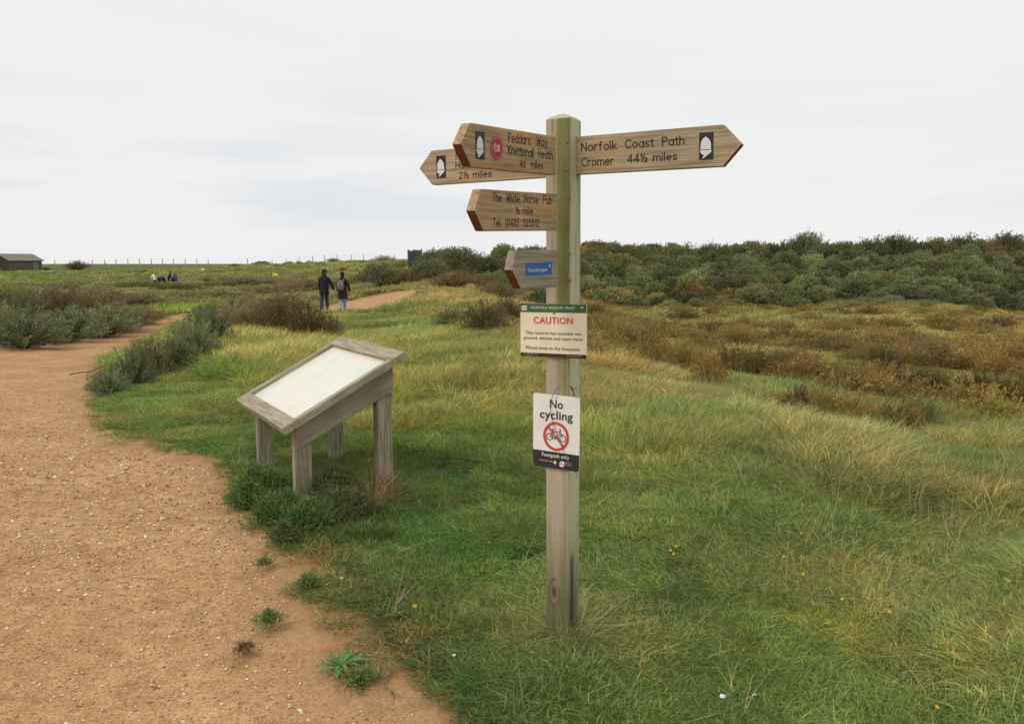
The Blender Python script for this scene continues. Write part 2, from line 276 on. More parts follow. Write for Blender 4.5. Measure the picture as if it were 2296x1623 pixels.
def build_ground():
    d = math.radians
    ang = np.concatenate([np.linspace(d(-180), d(-50), 34)[:-1], np.linspace(d(-50), d(50), 560), np.linspace(d(50), d(180), 34)[1:-1]])
    rr = np.concatenate([np.exp(np.linspace(math.log(.5), math.log(2.2), 24))[:-1], np.exp(np.linspace(math.log(2.2), math.log(190), 640)), np.exp(np.linspace(math.log(190), math.log(4500), 40))[1:]])
    nA, nR = len(ang), len(rr); AA, RR = np.meshgrid(ang, rr); X = RR*np.sin(AA); Y = RR*np.cos(AA); Z = height(X, Y)
    E_ = path_edge(X, Y); inp = sstep(.05, -.15, E_)
    Z = Z-.03*inp+(fbm(X*6, Y*6, 21, 3)-.5)*.022*inp+(fbm(X*22, Y*22, 23, 2)-.5)*.010*inp*sstep(14, 8, RR)
    C, Ls = veg(X, Y)
    thin = sstep(.0, .35, E_)[..., None]
    soil = lin((180, 138, 96))
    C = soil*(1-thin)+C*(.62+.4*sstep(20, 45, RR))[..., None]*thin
    V = np.stack([X, Y, Z], -1).reshape(-1, 3); idx = np.arange(nA*nR).reshape(nR, nA)
    nx = np.roll(idx, -1, 1); F = np.stack([idx[:-1], idx[1:], nx[1:], nx[:-1]], -1).reshape(-1, 4)[:, ::-1]
    Em = E_.ravel()[F].mean(1); isP = Em < 0
    def sub(F, name, mat, attrs):
        u, inv = np.unique(F.ravel(), return_inverse=True)
        return obj(name, mesh_np(name, V[u], inv.reshape(-1, 4), mat, True, vattr={k: a.reshape(len(V), -1)[u] if a.ndim > 2 else a.ravel()[u] for k, a in attrs.items()}))
    m, n, l, b = base_mat('turf_soil', .95, .1)
    a = n.new('ShaderNodeAttribute'); a.attribute_name = 'col'
    t = n.new('ShaderNodeTexNoise'); t.inputs['Scale'].default_value = 12; t.inputs['Detail'].default_value = 12; t.inputs['Roughness'].default_value = .8
    g = n.new('ShaderNodeNewGeometry'); l.new(g.outputs['Position'], t.inputs[0])
    q = n.new('ShaderNodeMapRange'); q.inputs[1].default_value = .3; q.inputs[2].default_value = .7; q.inputs[3].default_value = .55; q.inputs[4].default_value = 1.35; l.new(t.outputs['Fac'], q.inputs[0])
    v = n.new('ShaderNodeVectorMath'); v.operation = 'SCALE'; l.new(a.outputs['Color'], v.inputs[0]); l.new(q.outputs[0], v.inputs['Scale']); l.new(v.outputs[0], b.inputs['Base Color'])
    bp = n.new('ShaderNodeBump'); bp.inputs['Strength'].default_value = .7; bp.inputs['Distance'].default_value = .03; l.new(t.outputs['Fac'], bp.inputs['Height']); l.new(bp.outputs[0], b.inputs['Normal'])
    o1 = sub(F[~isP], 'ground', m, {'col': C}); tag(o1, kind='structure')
    # sand and grit path
    m, n, l, b = base_mat('sandy_grit', .95, .12)
    g = n.new('ShaderNodeNewGeometry')
    def noise(s, dt=5, ro=.6):
        t = n.new('ShaderNodeTexNoise'); t.inputs['Scale'].default_value = s; t.inputs['Detail'].default_value = dt; t.inputs['Roughness'].default_value = ro; l.new(g.outputs['Position'], t.inputs[0]); return t
    def ramp(src, p0, c0, p1, c1):
        r = n.new('ShaderNodeValToRGB'); r.color_ramp.elements[0].position = p0; r.color_ramp.elements[1].position = p1
        r.color_ramp.elements[0].color = (*c0, 1); r.color_ramp.elements[1].color = (*c1, 1); l.new(src, r.inputs[0]); return r
    big = noise(1.3); mid = noise(11, 6, .7); fine = noise(70, 3, .7)
    r1 = ramp(big.outputs['Fac'], .35, (.51, .298, .140), .65, (.62, .392, .205))
    r2 = ramp(mid.outputs['Fac'], .34, (.74, .69, .62), .6, (1.05, 1.04, 1.02))
    r3 = ramp(fine.outputs['Fac'], .33, (.62, .60, .58), .66, (1.18, 1.18, 1.18))
    v1 = n.new('ShaderNodeVectorMath'); v1.operation = 'MULTIPLY'; l.new(r1.outputs[0], v1.inputs[0]); l.new(r2.outputs[0], v1.inputs[1])
    v2 = n.new('ShaderNodeVectorMath'); v2.operation = 'MULTIPLY'; l.new(v1.outputs[0], v2.inputs[0]); l.new(r3.outputs[0], v2.inputs[1])
    a = n.new('ShaderNodeAttribute'); a.attribute_name = 'edge'
    er = n.new('ShaderNodeMapRange'); er.inputs[1].default_value = -.35; er.inputs[2].default_value = 0; er.inputs[4].default_value = .6; l.new(a.outputs['Fac'], er.inputs[0])
    w = n.new('ShaderNodeMix'); w.data_type = 'RGBA'; w.inputs[7].default_value = (.36, .205, .11, 1); l.new(er.outputs[0], w.inputs[0]); l.new(v2.outputs[0], w.inputs[6]); l.new(w.outputs[2], b.inputs['Base Color'])
    ad = n.new('ShaderNodeMath'); ad.operation = 'MULTIPLY_ADD'; l.new(fine.outputs['Fac'], ad.inputs[0]); ad.inputs[1].default_value = .35; l.new(mid.outputs['Fac'], ad.inputs[2])
    bp = n.new('ShaderNodeBump'); bp.inputs['Strength'].default_value = .8; bp.inputs['Distance'].default_value = .02; l.new(ad.outputs[0], bp.inputs['Height']); l.new(bp.outputs[0], b.inputs['Normal'])
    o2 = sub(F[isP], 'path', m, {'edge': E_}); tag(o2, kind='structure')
build_ground()

# ------------------------------------------------------------ scattering (one point mesh + geometry nodes per kind of ground cover)
def src_collection(name, meshes):
    c = bpy.data.collections.new(name)
    for i, me in enumerate(meshes):
        o = bpy.data.objects.new('%s_%02d' % (name, i), me); c.objects.link(o)
    return c
def scatter(name, P, rot, scale, idx, icol, coll):
    n = len(P); me = bpy.data.meshes.new(name); me.vertices.add(n); me.vertices.foreach_set('co', np.asarray(P, np.float32).ravel())
    for nm, ty, key, arr in (('rot', 'FLOAT_VECTOR', 'vector', rot), ('scl', 'FLOAT_VECTOR', 'vector', scale), ('icol', 'FLOAT_VECTOR', 'vector', icol), ('idx', 'INT', 'value', idx)):
        a = me.attributes.new(nm, ty, 'POINT'); a.data.foreach_set(key, np.asarray(arr, np.int32 if ty == 'INT' else np.float32).ravel())
    o = obj(name, me); g = bpy.data.node_groups.new(name, 'GeometryNodeTree')
    g.interface.new_socket('Geometry', in_out='INPUT', socket_type='NodeSocketGeometry'); g.interface.new_socket('Geometry', in_out='OUTPUT', socket_type='NodeSocketGeometry')
    gi = g.nodes.new('NodeGroupInput'); go = g.nodes.new('NodeGroupOutput'); ip = g.nodes.new('GeometryNodeInstanceOnPoints')
    ci = g.nodes.new('GeometryNodeCollectionInfo'); ci.inputs['Collection'].default_value = coll; ci.inputs['Separate Children'].default_value = True; ci.inputs['Reset Children'].default_value = True
    def at(nm, ty):
        x = g.nodes.new('GeometryNodeInputNamedAttribute'); x.data_type = ty; x.inputs['Name'].default_value = nm; return x.outputs['Attribute']
    er = g.nodes.new('FunctionNodeEulerToRotation'); l = g.links
    l.new(at('rot', 'FLOAT_VECTOR'), er.inputs[0]); l.new(gi.outputs[0], ip.inputs['Points']); l.new(ci.outputs[0], ip.inputs['Instance'])
    ip.inputs['Pick Instance'].default_value = True; l.new(at('idx', 'INT'), ip.inputs['Instance Index']); l.new(er.outputs[0], ip.inputs['Rotation']); l.new(at('scl', 'FLOAT_VECTOR'), ip.inputs['Scale'])
    l.new(ip.outputs[0], go.inputs[0])
    md = o.modifiers.new('scatter', 'NODES'); md.node_group = g
    return tag(o, kind='stuff')

def blades(seed, n, rad, h0, h1, w, lean, leanx=0., droop=.5, colvar=.3, straw=0., up=0.):
    """a tuft of tapered blades"""
    R = np.random.RandomState(seed); a = R.rand(n)*6.283; r = rad*np.sqrt(R.rand(n)); bx = r*np.cos(a); by = r*np.sin(a)
    h = h0+(h1-h0)*R.rand(n)**1.3; th = R.rand(n)*6.283; le = np.abs(R.randn(n))*lean
    dx = np.cos(th)*le+leanx+bx/rad*lean*.5; dy = np.sin(th)*le+by/rad*lean*.5; fa = R.rand(n)*6.283; wx = np.cos(fa)*w/2; wy = np.sin(fa)*w/2
    ts = [0, .4, .75, 1.]; ws = [1, .85, .5, .06]; V = []
    for t, q in zip(ts, ws):
        ex = bx+dx*h*(t**1.7)*(1+droop*t); ey = by+dy*h*(t**1.7)*(1+droop*t); hz = h*(t-droop*.35*t*t*np.clip(np.hypot(dx, dy), 0, 1.4))-(.01 if t == 0 else 0)
        V.append(np.stack([ex-wx*q, ey-wy*q, hz], -1)); V.append(np.stack([ex+wx*q, ey+wy*q, hz], -1))
    V = np.stack(V, 1).reshape(-1, 3); b = np.arange(n)[:, None]*8
    F = np.concatenate([b+np.array([[2*k, 2*k+1, 2*k+3, 2*k+2]]) for k in range(3)])
    c = np.clip(1+R.randn(n, 1)*colvar, .35, 2)*np.ones((n, 3)); c[:, 0] *= 1+R.randn(n)*.12; 
    s = R.rand(n) < straw; c[s] = np.array([2.2, 1.75, 2.0])*(.7+.5*R.rand(s.sum(), 1))
    return V, F, np.repeat(c, 8, 0)
GM = leafmat('grass_blades', True, gain=2.28, transl=.38, objrand=0)
def bmesh_of(name, sets, mat=None):
    V = []; F = []; C = []; o = 0
    for v, f, c in sets: V.append(v); F.append(f+o); C.append(c); o += len(v)
    return mesh_np(name, np.concatenate(V), np.concatenate(F), mat or GM, vattr={'col': np.concatenate(C)})
SHORT = [bmesh_of('short_tuft', [blades(i, 60, .075, .5, 1.0, .0040, .8, .1, .5, .36, .10)]) for i in range(5)]
MEDIUM = [bmesh_of('medium_tuft', [blades(20+i, 40, .09, .45, 1.0, .0048, .75, .15, .7, .34, .13)]) for i in range(5)]
LONG = [bmesh_of('long_tuft', [blades(40+i, 34, .11, .5, 1.0, .0062, .42, .2, .8, .32, .2)]) for i in range(5)]
def patch(seed, n, rad, h0, h1, w, lean, leanx, droop, colvar, straw):
    V, F, c = blades(seed, n, rad, h0, h1, w, lean, leanx, droop, colvar, straw)
    B = V.reshape(n, 8, 3); b = B[:, :2].mean(1); k = 3.2/rad if rad < .2 else 1.
    m = fbm(b[:, 0]*7+seed, b[:, 1]*7, seed+5, 3); hm = .55+.95*m; B[:, :, 2] *= hm[:, None]; B[:, :, :2] = b[:, None, :2]+(B[:, :, :2]-b[:, None, :2])*hm[:, None, None]**.5
    t = fbm(b[:, 0]*5+9, b[:, 1]*5+seed, seed+9, 3)-.5; c = c.reshape(n, 8, 3)*(1+t[:, None, None]*np.array([1.1, .55, .6])); return B.reshape(-1, 3), F, c.reshape(-1, 3)
SHORTP = [bmesh_of('lawn_patch', [patch(100+i, 3000, .34, .5, 1.0, .0048, .8, .1, .5, .36, .10)]) for i in range(5)]
MEDIUMP = [bmesh_of('meadow_patch', [patch(120+i, 1900, .40, .45, 1.0, .0054, .75, .15, .7, .34, .13)]) for i in range(5)]
LONGP = [bmesh_of('long_patch', [patch(140+i, 1700, .45, .5, 1.0, .0062, .42, .22, .8, .45, .24)]) for i in range(5)]
STRAW = [bmesh_of('straw_tuft', [blades(60+i, 5, .05, .5, 1.0, .0035, .6, .35, .7, .2, 0)]) for i in range(4)]
FAR = [bmesh_of('far_tuft', [blades(80+i, 46, .5, .5, 1.0, .05, .45, .3, .6, .25, .12)]) for i in range(4)]
def unit_h(me):                          # tufts are modelled with blade heights .45 to 1; z scale is the real length
    return me
BASES = {'s': src_collection('short_tufts', SHORT), 'm': src_collection('medium_tufts', MEDIUM), 'l': src_collection('long_tufts', LONG), 'w': src_collection('straw_tufts', STRAW), 'f': src_collection('far_tufts', FAR),
         'S': src_collection('lawn_patches', SHORTP), 'M': src_collection('meadow_patches', MEDIUMP), 'L': src_collection('long_patches', LONGP)}

KEEPOUT = []   # (x, y, r)
def clear_of(X, Y):
    k = np.ones(len(X), bool)
    for a, b, q in KEEPOUT: k &= (X-a)**2+(Y-b)**2 > (q+.32)**2
    return k
def eul(X, Y, rz, tilt=None):             # turn by rz, then lie on the slope
    e = .25; gx = (height(X+e, Y)-height(X-e, Y))/(2*e); gy = (height(X, Y+e)-height(X, Y-e))/(2*e); out = []
    for a, b, c in zip(gx, gy, rz):
        q = Vector((-a, -b, 1)).to_track_quat('Z', 'Y').to_matrix() @ Matrix.Rotation(c, 3, 'Z')
        # to_track_quat adds its own turn about the normal: take it off
        q0 = Vector((0, 0, 1)).rotation_difference(Vector((-a, -b, 1))).to_matrix() @ Matrix.Rotation(c, 3, 'Z'); out.append(q0.to_euler()[:])
    return np.array(out)
def spread_grass():
    R = np.random.RandomState(5); half = math.radians(42)
    # fine tufts along the worn edge of the path
    n1 = 60000; r = np.sqrt(R.rand(n1)*(11**2-2.1**2)+2.1**2); a = (R.rand(n1)*2-1)*half; X = r*np.sin(a); Y = r*np.cos(a); E_ = path_edge(X, Y)
    worn = sstep(1.2, .2, E_)*sstep(.42, .58, fbm(X*3.3, Y*3.3, 55))*sstep(9, 6, r)
    k = (E_ > -.02) & (E_ < .75) & (R.rand(n1) < sstep(-.02, .3, E_)*.9+.1) & (R.rand(n1) > worn*.75); X = X[k]; Y = Y[k]; E_ = E_[k]; r = r[k]; n = len(X)
    C, Ls = veg(X, Y); hz = np.clip(Ls*(.55+.45*sstep(0, .5, E_)), .025, .14)*(.75+.5*R.rand(n)); w = .8+.4*R.rand(n)
    ic = C*np.clip(1+R.randn(n, 1)*.22, .5, 1.6)*(1+R.randn(n, 3)*.05)
    scatter('path_edge_grass', np.stack([X, Y, height(X, Y)], -1), np.stack([R.randn(n)*.12, R.randn(n)*.12, R.rand(n)*6.28], -1), np.stack([w, w, hz], -1), R.randint(0, 5, n), ic, BASES['s'])
    # sward: even density near, even in bearing and log distance further out
    n1 = 900; r = np.sqrt(R.rand(n1)*(8.5**2-2.0**2)+2.0**2); a = (R.rand(n1)*2-1)*half
    n2 = 2900; r2_ = np.exp(R.rand(n2)*(math.log(70)-math.log(8.5))+math.log(8.5)); a2 = (R.rand(n2)*2-1)*half
    r = np.concatenate([r, r2_]); a = np.concatenate([a, a2]); X = r*np.sin(a); Y = r*np.cos(a); f = np.maximum(1, (r/8.5))**.8
    E_ = path_edge(X, Y); k = (E_ > .42*f); cl = clear_of(X, Y); cl = cl[k]; X = X[k]; Y = Y[k]; r = r[k]; f = f[k]; n = len(X); C, Ls = veg(X, Y)
    Ls = Ls*(.62+.38*sstep(4.8, 7.5, r)); Ls = np.where(cl, np.minimum(Ls, .34), np.minimum(Ls, .11))
    ic = C*np.clip(1+R.randn(n, 1)*.2, .6, 1.5)*(1+R.randn(n, 3)*.04)
    kind = np.where(Ls < .075, 0, np.where(Ls < .16, 1, 2)); rz = np.where(kind == 0, R.rand(n)*6.283, np.where(kind == 1, R.randn(n)*1.5, R.randn(n)*.8)); ee = eul(X, Y, rz); Z = height(X, Y)
    for k, (key, name) in enumerate((('S', 'short_grass'), ('M', 'meadow_grass'), ('L', 'long_grass'))):
        q = kind == k; hz = np.maximum(Ls[q], .035)*(.8+.4*R.rand(q.sum())); w = f[q]*(.85+.3*R.rand(q.sum()))
        scatter(name, np.stack([X[q], Y[q], Z[q]], -1), ee[q], np.stack([w, w, hz], -1), R.randint(0, 5, q.sum()), ic[q], BASES[key])
def fix_lean(meshes, k):                 # blades lean relative to their real length, not the unit length
    for me in meshes:
        n = len(me.vertices); co = np.empty(n*3, np.float32); me.vertices.foreach_get('co', co); co = co.reshape(-1, 8, 3)
        b = co[:, :2].mean(1, keepdims=True); off = co-b; off2 = off.copy(); mid = off.reshape(-1, 4, 2, 3).mean(2, keepdims=True)
        wv = off.reshape(-1, 4, 2, 3)-mid; mid = mid.copy(); mid[..., 0] *= k; mid[..., 1] *= k
        co = ((mid+wv).reshape(-1, 8, 3)+b*np.array([1, 1, 0])+np.array([0, 0, -.02])); me.vertices.foreach_set('co', co.astype(np.float32).ravel()); me.update()
fix_lean(SHORT, .06); fix_lean(MEDIUM, .14); fix_lean(LONG, .32); fix_lean(STRAW, .25); fix_lean(FAR, .3); fix_lean(SHORTP, .06); fix_lean(MEDIUMP, .13); fix_lean(LONGP, .30)
def far_grass():
    R = np.random.RandomState(15); n = 13000; r = np.exp(R.rand(n)*(math.log(165)-math.log(26))+math.log(26)); a = (R.rand(n)*2-1)*math.radians(38); X = r*np.sin(a); Y = r*np.cos(a)
    k = path_sd(X, Y) > .4; X = X[k]; Y = Y[k]; r = r[k]; C, Ls = veg(X, Y); n = len(X); f = .55*(r/30)**.75
    hz = (.16+.2*R.rand(n))*np.where(r > 90, 1.3, 1)*(.5+1.1*fbm(X*.2, Y*.2, 33))
    scatter('rough_grass', np.stack([X, Y, height(X, Y)], -1), np.stack([R.randn(n)*.05, R.randn(n)*.05, R.randn(n)*.6], -1), np.stack([f, f, hz], -1), R.randint(0, 4, n), C*(1+R.randn(n, 1)*.18), BASES['f'])
far_grass()
def stalks():
    R = np.random.RandomState(25); n = 6500; r = 2.2+(13-2.2)*R.rand(n)**.8; a = (R.rand(n)*2-1)*math.radians(40); X = r*np.sin(a); Y = r*np.cos(a)
    k = (path_edge(X, Y) > .15) & (R.rand(n) < .25+.75*sstep(-.5, 1.5, X)); X = X[k]; Y = Y[k]; n = len(X); C, Ls = veg(X, Y); hz = np.clip(Ls*1.7, .06, .5)*(.6+.8*R.rand(n))
    col = lin((176, 168, 120))*(.6+.5*R.rand(n, 1))
    scatter('dry_stalks', np.stack([X, Y, height(X, Y)], -1), np.stack([R.randn(n)*.35, R.randn(n)*.35, R.rand(n)*6.28], -1), np.stack([np.ones(n), np.ones(n), hz], -1), R.randint(0, 4, n), col*.55, BASES['w'])
stalks()

# pebbles and flint chips bedded in the path
def pebbles():
    R = np.random.RandomState(35); ms = []
    pm = leafmat('flint_chips', True, 1.0, .0, 0)
    for i in range(4):
        bm = bmesh.new(); bmesh.ops.create_icosphere(bm, subdivisions=1, radius=1)
        for v in bm.verts: v.co *= R.uniform(.7, 1.25); v.co.z *= .55
        me = bpy.data.meshes.new('chip'); bm.to_mesh(me); bm.free(); a = me.attributes.new('col', 'FLOAT_COLOR', 'POINT'); a.data.foreach_set('color', np.ones(len(me.vertices)*4, np.float32)); me.materials.append(pm); ms.append(me)
    c = src_collection('chips', ms); n = 62000; r = 2.2+(13-2.2)*R.rand(n)**1.25; a = -R.rand(n)*math.radians(42)+math.radians(6); X = r*np.sin(a); Y = r*np.cos(a)
    k = (path_edge(X, Y) < .34) & (R.rand(n) < (.35+.9*fbm(X*2, Y*2, 37))*sstep(13, 7.5, r)**.7); X = X[k]; Y = Y[k]; r = r[k]; n = len(X); s = np.minimum(np.exp(R.randn(n)*.55)*.0030, .0095)*np.clip(r/4.5, .8, 1.6)
    pal = np.array([lin(q) for q in ((222, 200, 164), (196, 156, 110), (168, 126, 86), (180, 136, 92), (232, 220, 196), (152, 114, 82), (190, 134, 94), (164, 118, 78))])
    ic = pal[R.choice(8, n, p=[.20, .22, .10, .15, .12, .04, .09, .08])]
    scatter('gravel', np.stack([X, Y, height(X, Y)-.028+(fbm(X*6, Y*6, 21, 3)-.5)*.022+(fbm(X*22, Y*22, 23, 2)-.5)*.010+s*.2], -1), np.stack([R.randn(n)*.3, R.randn(n)*.3, R.rand(n)*6.28], -1), np.stack([s*(.8+.8*R.rand(n)), s, s], -1), R.randint(0, 4, n), ic, c)
pebbles()

# ------------------------------------------------------------ bushes
BM = leafmat('bush_leaves', False, 1.7, .32, .32)
BMI = leafmat('scrub_leaves', True, 1.85, .32, 0)
TW = plain('bush_twigs', (.13, .095, .065), var=.25)
def bush_geo(seed, H, R0, ns, per, Lf, Wf, pal, lean=.18, low=.25, spike=.25, flat=1., jit=.05):
    R = np.random.RandomState(seed); th = R.rand(ns)*6.283; rho = np.sqrt(R.rand(ns))*.98
    lump = .78+.34*np.sin(th*2+seed)*np.cos(th*3+seed*1.7)*rho
    ez = H*np.sqrt(np.maximum(0, 1-rho**2*.9))*lump*(1-spike*R.rand(ns)); ex = R0*rho*np.cos(th)+lean*ez; ey = R0*rho*np.sin(th)*flat
    bx = ex*.28*R.rand(ns); by = ey*.28*R.rand(ns)
    t = low+(1-low)*R.rand(ns, per)**.75
    px = bx[:, None]+(ex-bx)[:, None]*t**1.25; py = by[:, None]+(ey-by)[:, None]*t**1.25; pz = ez[:, None]*t**.85
    sg = jit*R0; px = px+R.randn(ns, per)*sg; py = py+R.randn(ns, per)*sg; pz = np.maximum(pz+R.randn(ns, per)*sg*.7, .0)
    d = np.stack([(ex-bx), (ey-by), ez], -1); d /= np.linalg.norm(d, axis=1, keepdims=True)+1e-6
    d = (d[:, None]+R.randn(ns, per, 3)*.65); d[..., 2] += .25; d /= np.linalg.norm(d, axis=-1, keepdims=True); d = d.reshape(-1, 3)
    P = np.stack([px, py, pz], -1).reshape(-1, 3); n = len(P); s = np.cross(d, R.randn(n, 3)); s /= np.linalg.norm(s, axis=1, keepdims=True)+1e-6
    Ls = Lf*(.6+.8*R.rand(n, 1)); Ws = Wf*(.6+.8*R.rand(n, 1))
    V = np.stack([P, P+d*Ls*.5-s*Ws*.5, P+d*Ls, P+d*Ls*.5+s*Ws*.5], 1).reshape(-1, 3); F = np.arange(n*4).reshape(-1, 4)
    pal = np.array([lin(c) for c in pal]); stemc = R.randint(0, len(pal), ns); ci = np.where(R.rand(ns, per) < .6, stemc[:, None], R.randint(0, len(pal), (ns, per))).ravel()
    C = pal[ci]*(1+R.randn(n, 1)*.2).clip(.45, 1.7)
    # twigs: three-sided tapering rods from the base
    q = min(ns, 46); sel = R.choice(ns, q, replace=False); TV = []; TF = []
    for k in sel:
        b0 = len(TV); w = .010*(H/1.0)**.5
        for t_, wd_ in ((0, 1), (.5, .6), (1., .15)):
            c = np.array([bx[k]+(ex[k]-bx[k])*t_**1.25, by[k]+(ey[k]-by[k])*t_**1.25, ez[k]*t_**.85])
            for m_ in range(3): TV.append(c+w*wd_*np.array([math.cos(m_*2.094), math.sin(m_*2.094), 0]))
        for s_ in range(2):
            for m_ in range(3): TF.append([b0+s_*3+m_, b0+s_*3+(m_+1) % 3, b0+s_*3+3+(m_+1) % 3, b0+s_*3+3+m_])
    return V, F, np.repeat(C, 4, 0), np.array(TV), np.array(TF)
GREY = [(114, 120, 84), (102, 112, 74), (124, 128, 94), (96, 106, 66), (112, 112, 80)]
GREYB = [(116, 110, 78), (118, 106, 80), (102, 98, 66), (100, 108, 68), (122, 112, 86)]
BROWN = [(116, 94, 66), (104, 86, 58), (98, 96, 58), (122, 98, 76), (86, 78, 50)]
DBROWN = [(104, 82, 56), (88, 74, 50), (92, 90, 52), (112, 84, 60), (76, 68, 46)]
RUST = [(132, 98, 54), (116, 86, 50), (108, 98, 52), (140, 112, 58), (98, 80, 48), (108, 110, 56)]
DARKG = [(92, 98, 64), (82, 88, 56), (100, 102, 70), (102, 96, 66), (76, 84, 54)]
OLIVE = [(104, 108, 60), (94, 100, 56), (118, 112, 64), (90, 92, 54)]
def shade(p, k): return [tuple(np.clip(np.array(q)*k, 0, 255)) for q in p]
BUSHMESH = {}
def bush_proto(key, pal, nv, ns, per, Lf, Wf, **kw):
    out = []
    for i in range(nv):
        V, F, C, TV, TF = bush_geo(hash_(key)+i*7, 1., 1., ns, per, Lf, Wf, ([pal[i % len(pal)]]*3+list(pal)), **kw)
        out.append((mesh_np(key+'_foliage', V, F, BM, vattr={'col': C}), mesh_np(key+'_twigs', TV, TF, TW)))
    BUSHMESH[key] = out
def hash_(s): return sum(ord(c)*(i+3) for i, c in enumerate(s)) % 9973
bush_proto('grey', GREY, 4, 150, 56, .075, .022, spike=.5, jit=.022)
bush_proto('greyb', GREYB, 4, 150, 54, .075, .02, spike=.5, jit=.024)
bush_proto('brown', BROWN, 3, 190, 36, .08, .017, low=.12, spike=.4, jit=.028)
bush_proto('dbrown', DBROWN, 3, 200, 36, .09, .016, low=.05, spike=.5, jit=.026)
bush_proto('rust', RUST, 6, 170, 40, .07, .02, low=.1, spike=.5, jit=.028)
bush_proto('darkg', DARKG, 4, 240, 26, .065, .034, low=.45)
bush_proto('olive', OLIVE, 2, 220, 22, .09, .02, low=.05)
bush_i = [0]
def bush(px, py, wpx, hpx, key, label, name='bush', cat='bush', group=None, sink=.03, depth=1.0, Y=None):
    hpx = hpx*(1.15 if name == 'path_bush' else 1.55 if name == 'marsh_shrub' else 1.1); wpx = wpx*1.12; g = ground(px, py) if Y is None else at_depth(px, py, Y)
    if Y is not None: g[2] = gz(g[0], g[1])
    k = g[1]/FPX; R0 = wpx*k*.5; H = hpx*k
    i = bush_i[0]; bush_i[0] += 1; fm, tm = BUSHMESH[key][i % len(BUSHMESH[key])]
    o = empty(name, (g[0], g[1]+R0*.3*depth, gz(g[0], g[1]+R0*.3*depth)-sink), label, cat, group, rz=0)
    if name == 'marsh_shrub': KEEPOUT.append((g[0], g[1]+R0*.1, R0*.85+.12)); KEEPOUT.append((g[0], g[1]-.55, .35)); KEEPOUT.append((g[0]+.2, g[1]-1.0, .2))
    a = obj('foliage', fm, o); b = obj('stems', tm, o); rz = (i*2.4) % 6.28 if key not in ('x',) else 0
    for q in (a, b): q.scale = (R0*1.02, R0*depth, H*1.05)
    if i % 2: 
        for q in (a, b): q.scale[1] *= -1
    return o
def spread_labels(rows, **kw):
    for r in rows: bush(*r, **kw)

GL = 'bushes beyond the left bend of the path'
spread_labels([
    (30, 780, 190, 100, 'grey', 'grey-green bush at the far path edge, nearest the left side of the photo'),
    (130, 768, 170, 88, 'grey', 'grey-green low bush at the path edge below the brown thicket'),
    (212, 757, 150, 82, 'grey', 'pale grey-green rounded bush where the far path edge starts to climb'),
    (20, 742, 170, 105, 'greyb', 'tall grey and purple-brown bush behind the leftmost path edge bush'),
    (100, 736, 150, 100, 'brown', 'brown bush behind the grey-green path edge bushes at left'),
    (175, 730, 160, 92, 'dbrown', 'dark purple-brown bush in the middle of the left thicket'),
    (255, 742, 140, 76, 'greyb', 'mixed brown and grey bush above the grassy verge of the path'),
    (305, 728, 110, 48, 'brown', 'low dark brown bush just left of where the path goes out of sight'),
    (345, 712, 44, 22, 'greyb', 'small low bush at the narrow end of the visible path'),
    (70, 700, 170, 62, 'greyb', 'greyish bush at the back of the left thicket below the golf course'),
    (200, 695, 170, 50, 'brown', 'brown bush at the back of the left thicket below the golf course'),
    (-60, 770, 190, 120, 'greyb', 'grey-brown bush cut by the left edge of the photo'),
    (-20, 700, 150, 70, 'olive', 'olive bush at the back left cut by the edge of the photo'),
    (300, 690, 130, 40, 'greyb', 'low heathery bush behind the narrowing path'),
    (480, 672, 170, 30, 'greyb', 'low grey bush beyond the green gap above the narrow path'),
    (600, 664, 180, 34, 'brown', 'low brown bush below the yellow golf flag'),
    (690, 656, 150, 32, 'greyb', 'low grey-brown bush left of the man walking, beyond the dark shrubs'),
    (395, 656, 150, 24, 'brown', 'low brown bush on the rough ground below the golfers'),
    (545, 642, 170, 22, 'greyb', 'grey heathery bush on the rough ground left of the yellow flag'),
    (300, 652, 150, 24, 'olive', 'olive heathery bush on the rough ground left of the golfers'),
], name='path_bush', group=GL)
GR = 'bushes along the inner side of the path bend'
spread_labels([
    (232, 890, 95, 78, 'grey', 'feathery grey-green bush nearest the viewer at the inside of the path bend'),
    (285, 868, 110, 96, 'grey', 'grey-green bush with upright sprays second from the path bend tip'),
    (325, 848, 110, 105, 'greyb', 'loose grey-brown bush with sprays against the sandy path'),
    (372, 838, 120, 100, 'grey', 'full grey-green bush with white litter caught at its foot'),
    (425, 812, 120, 108, 'grey', 'blue-grey bush above the bright green lawn edge'),
    (465, 785, 110, 98, 'grey', 'dense silver-green bush left of the tall pale grass'),
    (445, 745, 80, 66, 'grey', 'dark silver-green bush at the narrow bend of the path'),
    (458, 708, 76, 34, 'grey', 'low grey-green bush where the path disappears'),
    (505, 748, 110, 80, 'greyb', 'grey-green bush between the path and the tall pale grass'),
    (520, 708, 100, 52, 'greyb', 'small grey bush behind the tall pale grass'),
    (570, 752, 120, 92, 'brown', 'brown upright shrub above the pale grass left of the walkers'),
    (630, 760, 130, 100, 'dbrown', 'dark brown shrub between the pale grass and the walking pair'),
    (690, 768, 120, 106, 'dbrown', 'tall dark brown shrub hiding the feet of the man walking'),
    (610, 705, 140, 58, 'brown', 'low brown shrub left of the man walking'),
    (740, 770, 60, 72, 'brown', 'wispy brown shrub just above the top rail of the display board'),
], name='path_bush', group=GR)
GD = 'bushes on the bank in the middle distance'
